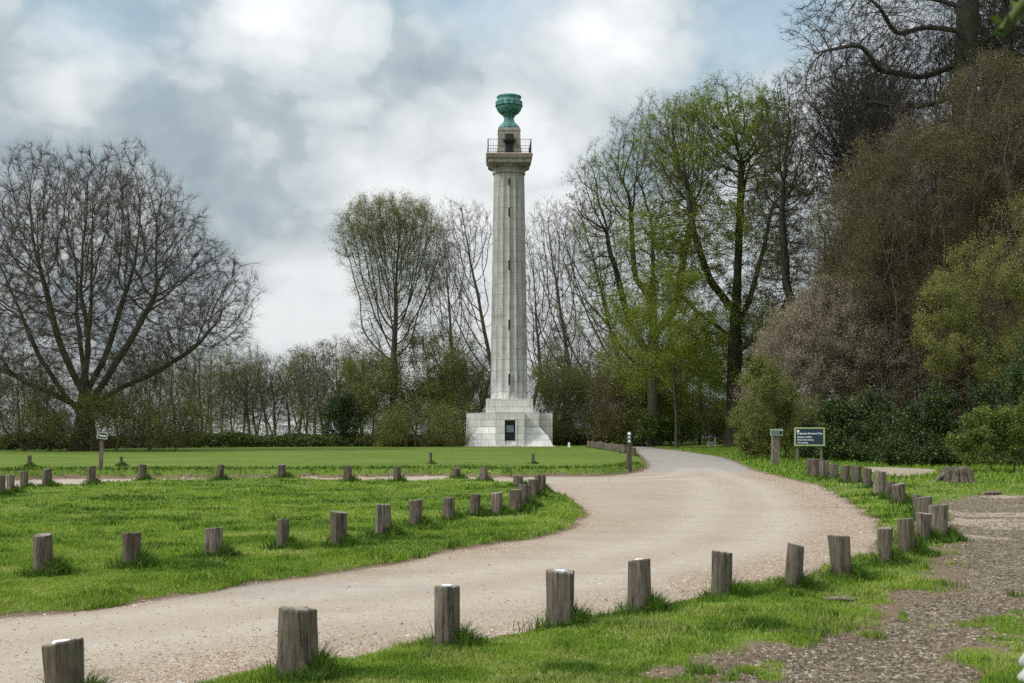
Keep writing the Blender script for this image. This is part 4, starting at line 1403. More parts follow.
def make_tree(name, label, cat, px, py, Y, ells, fork, trunk_lean=(0, 0), n_att=1600, D=0.5, kill=0.7, r0=0.012, pw=2.15, trop=(0, 0, 0.1),
              bark='bark', twig='twig', tw=(3, 0.9, 0.009), leaf=None, lf=(0, 0.12, 0.3), hollow=0.3, seed=1, group=None, stems=None, twig_kw=None,
              limb_r=0.045, zbase=None, leaf_low=None, min_trunk=None, loc=None, jit=0.13, base_pts=None, twig_all=0.3, leaf_fn=None, limbs=(), smooth=4, taper=0.88):
    """ells in metres relative to the trunk foot"""
    rs = np.random.RandomState(seed)
    x = (px - 512) / F * Y if loc is None else loc[0]
    yy = Y if loc is None else loc[1]
    z = gz(x, yy) if zbase is None else zbase
    att = env_points(rs, [e if len(e) == 7 else (*e, 1) for e in ells], n_att, hollow)
    att = att[att[:, 2] > 0.3]
    tr = []
    if stems is None:
        stems = [(0, 0, trunk_lean[0], trunk_lean[1], fork)]
    wob = rs.uniform(-1, 1, 4)
    for (sx, sy, lx, ly, fh) in stems:
        m = max(2, int(fh / D))
        prev = -1
        for i in range(m + 1):
            tt = i / m
            tr.append(((sx + lx * tt ** 1.3 + 0.02 * fh * math.sin(3 * tt * wob[0] * 2 + wob[1]) * tt, sy + ly * tt ** 1.3 + 0.02 * fh * math.sin(2.5 * tt + wob[2]) * tt, fh * tt), prev))
            prev = len(tr) - 1
    n_stem = len(tr)
    for lm in limbs:      # great limbs laid out from the trunk, as offsets from its foot
        first = np.array(lm[0])
        prev = int(np.argmin([np.linalg.norm(np.array(p) - first) for p, _ in tr[:max(2, int(stems[0][4] / D)) + 1]]))
        cur = np.array(tr[prev][0])
        for q in lm[1:]:
            q = np.array(q); L_ = np.linalg.norm(q - cur); k_ = max(1, int(L_ / D)); a0 = cur.copy()
            for s_ in range(1, k_ + 1):
                p_ = a0 + (q - a0) * s_ / k_ + rs.normal(0, 0.07, 3)
                tr.append((tuple(p_), prev)); prev = len(tr) - 1
            cur = q
    pos, par = grow(rs, att, tr, D, kill, trop, jit)
    rad, main, kids = radii(par, r0, pw)
    pos = relax(pos, par, main, n_stem, smooth)
    if min_trunk:
        n0 = max(2, int(stems[0][4] / D)) + 1
        rad[:n0] = np.maximum(rad[:n0], min_trunk * (1 - taper * (pos[:n0, 2] / max(1, stems[0][4])) ** 1.2))
    # root flare
    rad = rad * (1 + 0.45 * np.exp(-np.maximum(pos[:, 2], 0) / 0.5) * (rad > 0.08))
    pos[0, 2] -= 0.15
    t = thing(name, label, cat, (x, yy, z), group=group)
    seg = np.where(par >= 0)[0]
    big = seg[rad[seg] > limb_r]; huge = big[rad[big] > 0.16]; mid_ = big[rad[big] <= 0.16]
    small = seg[rad[seg] <= limb_r]
    if len(big) < 3:
        big = seg[rad[seg] > np.quantile(rad[seg], 0.8)]; huge = big[:0]; mid_ = big
        small = np.setdiff1d(seg, big)
    root = np.arange(len(pos))
    for i in range(len(pos)):
        if par[i] >= 0: root[i] = root[par[i]]
    for q in np.unique(root[big]):          # each stem of a many-stemmed plant is its own trunk
        h_, m_ = huge[root[huge] == q], mid_[root[mid_] == q]
        V1, F1 = tubes(pos, par, rad, main, h_, 12)
        V2, F2 = tubes(pos, par, rad, main, m_, 6)
        V = np.concatenate([V1, V2])
        link('trunk', np_mesh('trunk', V, [f for f in (F1, F2 + len(V1)) if len(f)], M[bark], smooth=True), t)
    V3, F3 = tubes(pos, par, rad, main, small, 3)
    d = np.zeros_like(pos); d[seg] = pos[seg] - pos[par[seg]]; d /= np.linalg.norm(d, axis=1)[:, None] + 1e-9
    tips = seg[kids[seg] == 0]
    thin = seg[(rad[seg] < limb_r * 1.3) & (kids[seg] > 0)]
    thin = thin[rs.uniform(size=len(thin)) < twig_all]
    kw = dict(spread=0.75); kw.update(twig_kw or {})
    src = np.concatenate([tips, thin])
    Vt, Q, T, p0, pm, pe, pd = twigs(rs, pos[src], d[src], tw[0], tw[1], tw[2], **kw)
    V = np.concatenate([V3, Vt]); o = len(V3)
    crown = link('crown', np_mesh('crown', V, [f for f in (F3, Q + o, T + o) if len(f)], M[twig]), t)
    if leaf:
        n, size, spread = lf
        base = np.concatenate([pe, pm, pos[small]]) if len(small) else pe
        if leaf_fn is not None:
            wgt = leaf_fn(base); wgt = np.clip(wgt, 0, None); wgt = wgt / wgt.sum()
            idx = rs.choice(len(base), n, p=wgt)
        else:
            cl = fbm(base[:, 0] * 0.55, base[:, 1] * 0.55, base[:, 2] * 0.55, oct=2, seed=seed)
            wgt = np.clip(cl - 0.28, 0.02, None) ** 1.5; wgt /= wgt.sum()
            idx = rs.choice(len(base), n, p=wgt)
        idx = np.repeat(idx[:n // 5 + 1], 5)[:n]
        P = base[idx] + rs.normal(0, spread, (n, 3))
        P = P[P[:, 2] > 0.05]
        Vl, Fl, rnd = leaves(rs, P, size)
        link('foliage', np_mesh('foliage', Vl, Fl, M[leaf], {'rnd': rnd}), t)
    return t

def mpx(Y):
    return Y / F


def E(px, Y, cx, cy, rx, ry, depth=None, w=1, dy=0.0, base=445):
    """ellipsoid given by the crown's place in the photo, at the tree's own distance"""
    k = Y / F
    return ((cx - px) * k, dy, (base - cy) * k, rx * k, (depth if depth else rx) * k, ry * k, w)


# the big spreading tree at the left
Y = 98
px = 84
make_tree('broadleaf_tree', 'huge bare tree with wide domed crown of fine twigs beyond the black sign', 'tree', px, 450, Y,
          [E(px, Y, 86, 265, 128, 122, 110, 1.0), E(px, Y, 170, 290, 88, 64, 70, 0.9), E(px, Y, -10, 290, 95, 82, 70, 0.8), E(px, Y, 85, 218, 102, 62, 85, 1.1), E(px, Y, 208, 322, 48, 26, 50, 0.7, dy=-3),
           E(px, Y, 70, 350, 130, 42, 80, 0.6, dy=-3)],
          3.4, n_att=12500, D=0.34, kill=0.38, r0=0.0105, pw=2.06, trop=(0, 0, 0.10), bark='bark', twig='twig', tw=(8, 1.15, 0.0075), leaf='leaf_bud', lf=(90000, 0.055, 0.2),
          seed=11, hollow=0.35, stems=[(0, 0, 0.15, 0, 7.0)], min_trunk=0.95, twig_all=0.5, jit=0.12, smooth=5, twig_kw=dict(up=0.05, spread=0.55),
          limbs=[[(0, 0, 2.4), (-1.6, 0.4, 4.2), (-3.6, 0.6, 7.0), (-5.0, 0.5, 10.5)], [(0, 0, 2.8), (1.5, -0.4, 5.0), (3.6, -0.8, 8.0), (5.6, -1.0, 11.5)], [(0, 0, 3.4), (-0.5, 1.5, 6.5), (-1.6, 2.8, 11.0)],
                 [(0, 0, 3.6), (0.6, -1.4, 6.5), (1.4, -2.6, 11.0)], [(0, 0, 3.0), (-2.6, -1.2, 4.6), (-6.0, -1.6, 6.2), (-8.5, -1.2, 8.0)], [(0, 0, 3.2), (2.4, 1.2, 4.8), (5.6, 1.6, 6.3), (8.6, 1.0, 8.2)],
                 [(0, 0, 4.4), (0.3, 0.2, 8), (-0.4, 0.4, 12.5)], [(0, 0, 4.2), (1.6, 0.8, 7.5), (2.6, 1.4, 12.0)], [(0, 0, 4.0), (-1.6, -0.6, 8.0), (-2.6, -1.2, 12.5)]])
# shrubby growth under and around it
make_tree('understorey_shrub', 'olive brown shrubby growth crowding the foot of the huge bare tree', 'shrub', 92, 450, 95,
          [E(92, 95, 70, 415, 85, 32, 40), E(92, 95, 150, 420, 60, 25, 40), E(92, 95, 20, 405, 50, 35, 40)], 1.0, n_att=3400, D=0.35, kill=0.40, r0=0.011, bark='bark_green', twig='twig_brown', tw=(6, 0.9, 0.010),
          leaf='leaf_olive', lf=(70000, 0.085, 0.22), seed=12, stems=[(s, random.Random(int(s * 7)).uniform(-1, 1), 0.3 * s, 0, 1.5) for s in (-5, -3.4, -1.6, 0.2, 2, 4.2, 6)], trop=(0, 0, 0.2))
# middle tree with the flat browny top
Y = 122; px = 393
make_tree('beech_tree', 'tall slender tree with flat topped bronze green crown between the big bare tree and monument', 'tree', px, 446, Y,
          [E(px, Y, 390, 225, 54, 27, 48, 1.3), E(px, Y, 360, 245, 26, 22, 25, 0.9), E(px, Y, 425, 265, 26, 42, 30, 1.0), E(px, Y, 395, 275, 44, 62, 38, 1.6), E(px, Y, 385, 340, 36, 40, 30, 0.8)],
          8.5, n_att=6000, D=0.36, kill=0.40, r0=0.012, pw=2.15, trop=(0, 0, 0.14), tw=(5, 0.9, 0.008), leaf='leaf_olive', lf=(110000, 0.08, 0.2), seed=21, hollow=0.1, min_trunk=0.42,
          leaf_fn=lambda b: np.clip((b[:, 2] - 9) / 13, 0.15, 1.0) * (b[:, 0] < 6))
# olive saplings at its foot
for i, (px, cy, rx, ry, Y, lab, n, lf) in enumerate([
    (428, 385, 42, 62, 124, 'olive green bushy tree filling the gap below the slender bronze tree', 26000, 'leaf_olive'),
    (372, 400, 34, 42, 120, 'brown green scrubby tree at the foot of the slender bronze tree', 18000, 'leaf_olive'),
    (462, 395, 26, 50, 128, 'loose greenish sapling close against the monument flank', 13000, 'leaf_olive'),
    (415, 425, 52, 22, 117, 'low tangled olive bush along the lawn edge before the bushy olive tree', 14000, 'leaf_olive')]):
    make_tree('scrub_tree', lab, 'tree', px, 446, Y, [E(px, Y, px, cy, rx, ry, rx, 1), E(px, Y, px + 6, cy + 20, rx * 0.9, ry * 0.6, rx, 1)], 1.5, n_att=1500, D=0.38, kill=0.48, r0=0.012,
              bark='bark_green', twig='twig_brown' if i != 1 else 'twig', tw=(5, 0.9, 0.009), leaf=lf, lf=(int(n * 2.6), 0.11, 0.26), seed=30 + i, hollow=0.1, group='scrubby trees by the slender bronze tree',
              stems=[(-0.8, 0, -1.2, 0, 2.5), (0, 0.3, 0.2, 0, 3), (0.9, 0, 1.4, 0, 2.5)])

# bare trees behind the column
bare = [
 (470, 462, 232, 34, 34, 340, 30, 90, 142, 41, 'bare tree showing just beside the column shaft, left of it'.replace(', left of it', ', nearest the bronze tree')),
 (548, 552, 240, 30, 40, 330, 30, 80, 138, 42, 'bare tree directly beyond the column on the drive side'),
 (597, 585, 245, 40, 45, 330, 38, 70, 132, 43, 'bare forked tree second beyond the column on the drive side'),
 (522, 535, 290, 26, 50, 350, 24, 60, 150, 44, 'thin bare tree half hidden by the column shaft'),
 (436, 448, 265, 28, 34, 340, 28, 80, 150, 45, 'thin bare tree showing between bronze tree crown and the column'),
]
for (px, cx, cy, rx, ry, cy2, rx2, ry2, Y, sd_, lab) in bare:
    make_tree('bare_tree', lab, 'tree', px, 446, Y, [E(px, Y, cx, cy, rx, ry, rx, 1.2), E(px, Y, cx, cy2, rx2, ry2, rx2, 0.7)], 5.5, n_att=2400, D=0.42, kill=0.5, r0=0.013, pw=2.05,
              bark='bark', twig='twig', tw=(5, 1.1, 0.009), seed=sd_, hollow=0.1, group='bare trees beyond the monument', stems=[(0, 0, (cx - px) * Y / F * 0.35, 0, 6), (0.3, 0.2, 2.0, 0.5, 8.5)], trop=(0, 0, 0.16))
# olive thicket right of the monument
for i, (px, cy, rx, ry, Y, lab, n, lf) in enumerate([
    (575, 405, 36, 36, 128, 'olive bushy thicket beside the monument at the end of the post row', 20000, 'leaf_olive'),
    (622, 400, 34, 42, 122, 'brownish thicket above the waymark post', 18000, 'leaf_haw'),
    (552, 395, 22, 45, 134, 'narrow greenish thicket tight beside the monument plinth', 9000, 'leaf_olive'),
    (655, 395, 30, 42, 132, 'leafy thicket where the drive bends out of sight', 16000, 'leaf_olive')]):
    make_tree('thicket', lab, 'bush', px, 446, Y, [E(px, Y, px, cy, rx, ry, rx, 1), E(px, Y, px, 425, rx * 1.1, 20, rx, 1)], 1.2, n_att=1500, D=0.38, kill=0.48, r0=0.011,
              bark='bark', twig='twig_brown', tw=(5, 0.9, 0.009), leaf=lf, lf=(int(n * 2.6), 0.11, 0.26), seed=50 + i, hollow=0.1, group='thickets beyond the lawn',
              stems=[(-1.5, 0, -0.8, 0, 2), (-0.4, 0.4, 0, 0, 2.4), (0.6, 0, 0.4, 0, 2.2), (1.6, 0, 1, 0, 2)])

# tall trees by the drive
Y = 118; px = 655
make_tree('oak_tree', 'tall gnarled tree with dark bare top and leafing lower branches, nearer the column', 'tree', px, 446, Y,
          [E(px, Y, 655, 160, 46, 62, 40, 1.2), E(px, Y, 606, 200, 42, 52, 36, 1.2), E(px, Y, 690, 160, 40, 60, 34, 0.9), E(px, Y, 640, 260, 62, 55, 40, 1.0), E(px, Y, 600, 290, 44, 48, 30, 0.6), E(px, Y, 660, 330, 50, 50, 36, 0.5)],
          9, n_att=7500, D=0.38, kill=0.42, r0=0.015, pw=2.02, trop=(0, 0, 0.0), bark='bark_dark', twig='twig_dark', tw=(6, 0.8, 0.009), leaf='leaf_spring', lf=(42000, 0.11, 0.15), seed=61, hollow=0.1, min_trunk=0.55, jit=0.34, stems=[(0, 0, -0.6, 0, 20)],
          limbs=[[(0, 0, 8.0), (-2.2, 0.5, 11), (-3.4, 0.8, 15.5), (-4.4, 1.0, 19.5)], [(0, 0, 10), (2.0, -0.6, 13), (2.6, -1.0, 18), (3.6, -1, 22)], [(0, 0, 6.5), (-3.0, -1.0, 8.5), (-5.0, -1.4, 12)], [(0, 0, 13), (-1.8, 1.5, 16), (-2.0, 2.2, 21)]])
Y = 110; px = 733
make_tree('ivied_tree', 'tallest green leafing tree with straight dark ivied trunk beside the drive', 'tree', px, 441, Y,
          [E(px, Y, 728, 128, 62, 52, 45, 1.3), E(px, Y, 686, 150, 44, 48, 40, 1.0), E(px, Y, 775, 160, 44, 60, 40, 1.0), E(px, Y, 730, 230, 82, 66, 50, 1.2), E(px, Y, 670, 240, 50, 50, 40, 0.8), E(px, Y, 770, 300, 44, 50, 35, 0.7), E(px, Y, 725, 330, 60, 50, 40, 0.5)],
          12, n_att=9000, D=0.38, kill=0.42, r0=0.014, pw=2.04, trop=(0, 0, 0.0), bark='bark_dark', twig='twig_dark', tw=(5, 0.8, 0.009), leaf='leaf_spring', lf=(135000, 0.12, 0.14), seed=62, hollow=0.1, min_trunk=0.62, jit=0.32, stems=[(0, 0, 0.3, 0, 24)],
          limbs=[[(0, 0, 10), (1.6, 0.4, 13), (2.8, 0.8, 17), (3.6, 1, 21)], [(0, 0, 11.5), (-2.0, -0.4, 14), (-3.4, -0.8, 18), (-4.2, -1, 22)], [(0, 0, 9), (-2.8, 0.6, 11.5), (-5.2, 1, 14)], [(0, 0, 8), (3.0, -1, 10), (4.8, -1.2, 13.5)], [(0, 0, 14), (0.6, 1.6, 18), (1.4, 2.4, 23)]],
          leaf_fn=lambda b: np.clip(fbm(b[:, 0] * 0.45 + 7, b[:, 1] * 0.45, b[:, 2] * 0.45, oct=2, seed=3) - 0.30, 0.03, None) ** 1.3)
# bright green layered young trees below
for i, (px, cx, cy, rx, ry, Y, lab, n, s_) in enumerate([
    (676, 668, 320, 58, 62, 108, 'bright green layered beech spreading below the gnarled tree', 55000, 0.12),
    (700, 700, 375, 46, 44, 122, 'bright green low beech over the grass by the small grey seat', 42000, 0.12),
    (640, 645, 395, 34, 40, 121, 'yellow green sapling at the far bend of the drive', 14000, 0.13),
    (765, 760, 350, 36, 60, 112, 'bright green sapling between the ivied trunk and the blossom bush', 26000, 0.12)]):
    make_tree('young_beech', lab, 'tree', px, 446, Y, [E(px, Y, cx, cy, rx, ry, rx, 1), E(px, Y, cx - 10, cy + 30, rx, ry * 0.6, rx, 0.8)], 3.0, n_att=900, D=0.45, kill=0.65, r0=0.010,
              bark='bark', twig='twig', tw=(4, 0.9, 0.008), leaf='leaf_spring', lf=(n, s_, 0.26), seed=70 + i, hollow=0.1, group='bright green young beeches by the drive', trop=(0, 0, -0.02), twig_kw=dict(up=-0.05))
for i, (px, cx, rx, Y, lab, lf) in enumerate([(676, 676, 26, 121, 'low green bush with yellowish sprays beside the far bend', 'leaf_light'), (735, 735, 24, 124, 'low olive bush at the foot of the ivied trunk', 'leaf_olive'), (648, 648, 16, 118, 'low dark bush at the very end of the drive', 'leaf_bramble')]):
    make_tree('low_bush', lab, 'bush', px, 444, Y, [E(px, Y, cx, 428, rx, 14, rx)], 0.5, n_att=500, D=0.3, kill=0.4, r0=0.009, leaf=lf, lf=(12000, 0.12, 0.2), seed=80 + i, tw=(3, 0.6, 0.008), group='low bushes by the drive',
              stems=[(s * 0.5, 0, s * 0.3, 0, 0.9) for s in (-3, -1, 1, 3)])

# bare trees of the right-hand wood
Y = 96; px = 822
BO = make_tree('bare_oak', 'dark dense bare tree with upright twigs between ivied tree and overhanging limbs', 'tree', px, 446, Y,
          [E(px, Y, 812, 130, 52, 66, 45, 1.3), E(px, Y, 790, 205, 44, 70, 40, 0.9), E(px, Y, 860, 150, 52, 80, 45, 1.2), E(px, Y, 820, 280, 66, 66, 45, 0.9)],
          8, n_att=11000, D=0.32, kill=0.35, r0=0.0115, pw=2.0, trop=(0, 0, 0.05), bark='bark_dark', twig='twig_dark', tw=(7, 0.8, 0.009), seed=91, hollow=0.1, min_trunk=0.45, jit=0.3,
          stems=[(0, 0, 0, 0, 16)], limbs=[[(0, 0, 5), (-1.8, 0.3, 8), (-2.6, 0.5, 13), (-3.0, 0.5, 18)], [(0, 0, 6), (1.8, 0.4, 9), (3.0, 0.4, 14), (3.6, 0, 20)], [(0, 0, 8), (0.5, -1.4, 12), (1.2, -2, 17)]])
for px_, Y_, rz_, sc_, lab_ in ((902, 93, 2.4, 1.05, 'dark bare tree tangled between the giant limbs and the brown thorn trees'), (1000, 98, 4.1, 1.22, 'dark bare tree filling the sky behind the giant trunk'),
                              (868, 104, 1.1, 1.08, 'dark bare tree farther back beyond the dense upright one'), (1045, 92, 5.2, 1.2, 'dark bare tree past the second trunk at the photo edge')):
    o_ = copy_tree(BO); x_ = (px_ - 512) / F * Y_
    o_.location = (x_, Y_, gz(x_, Y_)); o_.rotation_euler = (0, 0, rz_); o_.scale = (sc_, sc_, sc_); o_['label'] = lab_; o_['group'] = 'dark bare trees of the wood'
BO['group'] = 'dark bare trees of the wood'
Y = 84; px = 967


def pt(x_, y_, dy_=None):
    """offset from the giant tree's foot of a place on one of its limbs"""
    return ((x_ - 967) * 84 / F, math.sin(x_ * 0.05) * 2.0 if dy_ is None else dy_, (HZ - y_) / F * 84 + EYE - 0.5)


make_tree('giant_oak', 'giant dark tree with long bare limbs reaching out across the top corner', 'tree', px, 460, Y,
          [E(px, Y, 900, 35, 95, 45, 60, 1.8), E(px, Y, 860, 22, 72, 34, 40, 1.6), E(px, Y, 850, 80, 60, 38, 40, 1.5), E(px, Y, 900, 115, 66, 44, 60, 1.5), E(px, Y, 980, -70, 150, 80, 100, 0.35), E(px, Y, 1050, 50, 70, 60, 50, 0.8)],
          17, n_att=13000, D=0.38, kill=0.38, r0=0.011, pw=2.15, trop=(0, 0, 0.02), bark='bark_dark', twig='twig_dark', tw=(5, 0.85, 0.0085), seed=92, hollow=0.0, min_trunk=1.0, taper=0.35, smooth=5, jit=0.42, twig_all=0.4,
          limbs=[[pt(955, 34), pt(930, 22), pt(905, 30), pt(880, 8), pt(850, 2), pt(825, -12)], [pt(955, 62), pt(925, 76), pt(905, 66), pt(880, 72), pt(852, 52), pt(822, 56)],
                 [pt(957, 90), pt(930, 104), pt(898, 96), pt(868, 108), pt(842, 88)], [pt(955, 10), pt(935, -5), pt(900, -12), pt(870, -40)],
                 [pt(975, 50), pt(1005, 30), pt(1040, 20)], [pt(958, 112), pt(925, 126), pt(900, 148)], [pt(975, -10), pt(1000, -40), pt(1050, -60)]],
          stems=[(0, 0, 0.6, 0, 33)])
Y = 88; px = 1012
make_tree('companion_oak', 'second dark trunk standing close beyond the giant tree, mostly hidden', 'tree', px, 460, Y,
          [E(px, Y, 1010, 40, 60, 60, 60, 1.6), E(px, Y, 1000, -10, 60, 50, 60, 1.0), E(px, Y, 1040, -70, 90, 70, 80, 0.4)], 15, n_att=5000, D=0.42, kill=0.5, r0=0.012, bark='bark_dark', twig='twig_dark', tw=(5, 0.85, 0.0085), seed=93, min_trunk=0.6, jit=0.2, stems=[(0, 0, 0.2, 0, 30)])

# the great masses of budding hawthorn
TH = {}
for i, (px, ell, lab, lf, n, sz, tw_, bark_, twc) in enumerate([
    (945, [E(945, 76, 945, 175, 78, 85, 60, 1.1), E(945, 76, 1005, 130, 66, 85, 50, 1.1), E(945, 76, 900, 220, 62, 95, 50, 1.0), E(945, 76, 960, 310, 95, 90, 60, 0.9), E(945, 76, 940, 400, 90, 50, 60, 0.5)],
     'massive olive brown budding thorn tree under the giant tree, densest in the wood', 'leaf_haw', 90000, 0.085, (6, 0.85, 0.0075), 'bark_dark', 'twig_brown'),
    (872, [E(872, 80, 866, 250, 54, 100, 45, 1.0), E(872, 80, 850, 320, 60, 60, 45, 0.8)],
     'brown budding thorn tree between the blossom bush and the massive thorn', 'leaf_haw', 42000, 0.085, (6, 0.85, 0.0075), 'bark_dark', 'twig_brown'),
    (1030, [E(1030, 74, 1035, 210, 70, 130, 60, 1.0), E(1030, 74, 1050, 350, 80, 70, 60, 0.8)],
     'olive thorn tree cut off by the photo edge, beyond the yellowish tree', 'leaf_haw', 46000, 0.09, (5, 0.8, 0.0075), 'bark_dark', 'twig_brown')]):
    YY = [76, 80, 74][i]
    TH[i] = make_tree('thorn_tree', lab, 'tree', px, 460, YY, ell, 3, n_att=6500 if i == 0 else 3600, D=0.32, kill=0.36, r0=0.009, pw=2.2, bark=bark_, twig=twc, tw=tw_, leaf=lf, lf=(int(n * 2.6), sz * 0.95, 0.2), seed=100 + i, hollow=0.2,
              group='budding thorn trees of the wood', stems=[(-1.2, 0, -1.5, 0, 4), (0, 0.4, 0.3, 0, 5), (1.0, 0, 1.8, 0, 4), (-0.3, -0.4, -0.4, -0.8, 4)], jit=0.22, min_trunk=0.12)
for px_, Y_, rz_, sc_, src_, lab_ in ((895, 92, 2.1, 1.05, 1, 'budding thorn tree deep in the wood behind the brown one'), (985, 96, 1.2, 1.10, 0, 'budding thorn tree deep in the wood behind the massive one'),
                                   (925, 100, 3.9, 1.10, 1, 'thorn tree deepest in the wood between the bare oak and giant trunk'), (1060, 90, 0.6, 1.1, 2, 'thorn tree deep in the wood past the photo edge'),
                                   (862, 97, 5.0, 0.95, 1, 'thorn tree in the wood right behind the top of the blossom bush')):
    o_ = copy_tree(TH[src_]); x_ = (px_ - 512) / F * Y_
    o_.location = (x_, Y_, gz(x_, Y_)); o_.rotation_euler = (0, 0, rz_); o_.scale = (sc_, sc_, sc_); o_['label'] = lab_
Y = 79; px = 838
make_tree('blossom_bush', 'broad pinkish grey blossom bush rising above the navy noticeboard', 'bush', px, 460, Y,
          [E(px, Y, 850, 345, 85, 48, 55, 1.0, base=457), E(px, Y, 800, 385, 52, 50, 45, 1.0, base=457), E(px, Y, 895, 370, 60, 50, 50, 0.7, base=457), E(px, Y, 780, 400, 40, 50, 30, 1.0, base=457), E(px, Y, 860, 310, 60, 36, 45, 0.9, base=457), E(px, Y, 820, 350, 60, 40, 40, 0.9, base=457)],
          2, n_att=3600, D=0.3, kill=0.36, r0=0.008, pw=2.3, bark='bark', twig='twig_pale', tw=(6, 0.75, 0.0085), leaf='leaf_blossom', lf=(230000, 0.075, 0.16), seed=111, hollow=0.4,
          stems=[(s, 0.3 * math.sin(s * 3), s * 0.5, -0.4, 1.8) for s in (-3, -1.8, -0.6, 0.7, 2, 3.2)], trop=(0, 0, 0.1),
          leaf_fn=lambda b: np.clip((b[:, 2] - 1.6) / 3.2, 0.05, 1))
make_tree('green_bush', 'tall olive green bush reaching the ground on the drive side of the framed signpost', 'bush', 757, 464, 71,
          [E(757, 71, 758, 425, 18, 40, 20, 1.0, base=461), E(757, 71, 765, 400, 24, 34, 20, 0.8, base=461)],
          1, n_att=900, D=0.3, kill=0.4, r0=0.008, bark='bark_green', twig='twig_brown', tw=(5, 0.6, 0.008), leaf='leaf_olive', lf=(34000, 0.085, 0.14), seed=113, stems=[(s * 0.4, 0, s * 0.2, 0, 1) for s in (-1.4, 0, 1.4)])
px = 786
make_tree('green_bush', 'olive green leafy bush behind the framed signpost', 'bush', px, 462, 75,
          [E(px, 75, 772, 425, 30, 38, 25, 1.0, base=459), E(px, 75, 800, 430, 34, 30, 25, 1.0, base=459)],
          1, n_att=900, D=0.3, kill=0.4, r0=0.008, bark='bark_green', twig='twig', tw=(4, 0.6, 0.007), leaf='leaf_olive', lf=(26000, 0.085, 0.14), seed=112, stems=[(s * 0.4, 0, s * 0.3, 0, 1) for s in (-2, 0, 2)])
for i, (px, cy, rx, ry, Y, lab, n) in enumerate([
    (868, 428, 50, 36, 68, 'dark glossy bramble thicket behind the noticeboard and verge posts', 44000),
    (925, 430, 46, 40, 61.5, 'dark bramble thicket in deep shade behind the tree stump', 40000),
    (820, 445, 30, 20, 73, 'low dark brambles round the legs of the noticeboard', 15000),
    (1010, 410, 50, 60, 61, 'dark leafy growth between the light shrub and yellowish tree', 30000)]):
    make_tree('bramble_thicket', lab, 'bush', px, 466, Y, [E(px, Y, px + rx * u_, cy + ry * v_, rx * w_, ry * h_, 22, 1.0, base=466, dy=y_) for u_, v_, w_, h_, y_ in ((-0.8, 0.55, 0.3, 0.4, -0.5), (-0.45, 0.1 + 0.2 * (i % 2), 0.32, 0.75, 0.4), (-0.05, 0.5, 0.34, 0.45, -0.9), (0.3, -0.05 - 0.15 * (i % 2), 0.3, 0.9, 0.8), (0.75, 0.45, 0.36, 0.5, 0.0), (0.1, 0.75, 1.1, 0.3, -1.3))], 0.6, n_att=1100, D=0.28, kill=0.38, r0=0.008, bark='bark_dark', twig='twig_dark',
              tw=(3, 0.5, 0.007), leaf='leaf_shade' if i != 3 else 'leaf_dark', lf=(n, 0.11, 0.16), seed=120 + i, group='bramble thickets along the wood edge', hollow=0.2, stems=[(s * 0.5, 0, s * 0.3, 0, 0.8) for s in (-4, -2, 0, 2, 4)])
Y = 67; px = 1002
make_tree('yellow_tree', 'yellowish green fine leaved tree overhanging the light green shrub', 'tree', px, 470, Y,
          [E(px, Y, 990, 290, 52, 45, 40, 1.0, base=463), E(px, Y, 1020, 255, 45, 55, 40, 1.0, base=463), E(px, Y, 955, 300, 34, 26, 28, 0.6, base=463), E(px, Y, 1015, 360, 46, 50, 36, 0.8, base=463), E(px, Y, 945, 345, 36, 30, 28, 0.35, base=463)],
          4, n_att=1700, D=0.3, kill=0.4, r0=0.008, pw=2.3, bark='bark_dark', twig='twig', tw=(4, 0.6, 0.0065), leaf='leaf_yellow', lf=(80000, 0.075, 0.13), seed=131, hollow=0.3, jit=0.2, stems=[(0, 0, -0.4, 0, 4.5), (0.8, 0.2, 1.0, 0, 4.5)])
Y = 52; px = 1003
make_tree('light_shrub', 'light green leafy shrub over the stump at the wood edge', 'shrub', px, 480, Y,
          [E(px, Y, 1000, 450, 38, 24, 26, 1.0, base=484), E(px, Y, 1030, 445, 30, 28, 26, 1.0, base=484), E(px, Y, 975, 462, 28, 14, 20, 0.8, base=484)],
          0.5, n_att=900, D=0.24, kill=0.3, r0=0.007, bark='bark_green', twig='twig', tw=(3, 0.45, 0.006), leaf='leaf_light', lf=(34000, 0.085, 0.11), seed=132, stems=[(s * 0.4, 0, s * 0.25, 0, 0.7) for s in (-3, -1, 1, 3)], hollow=0.3)

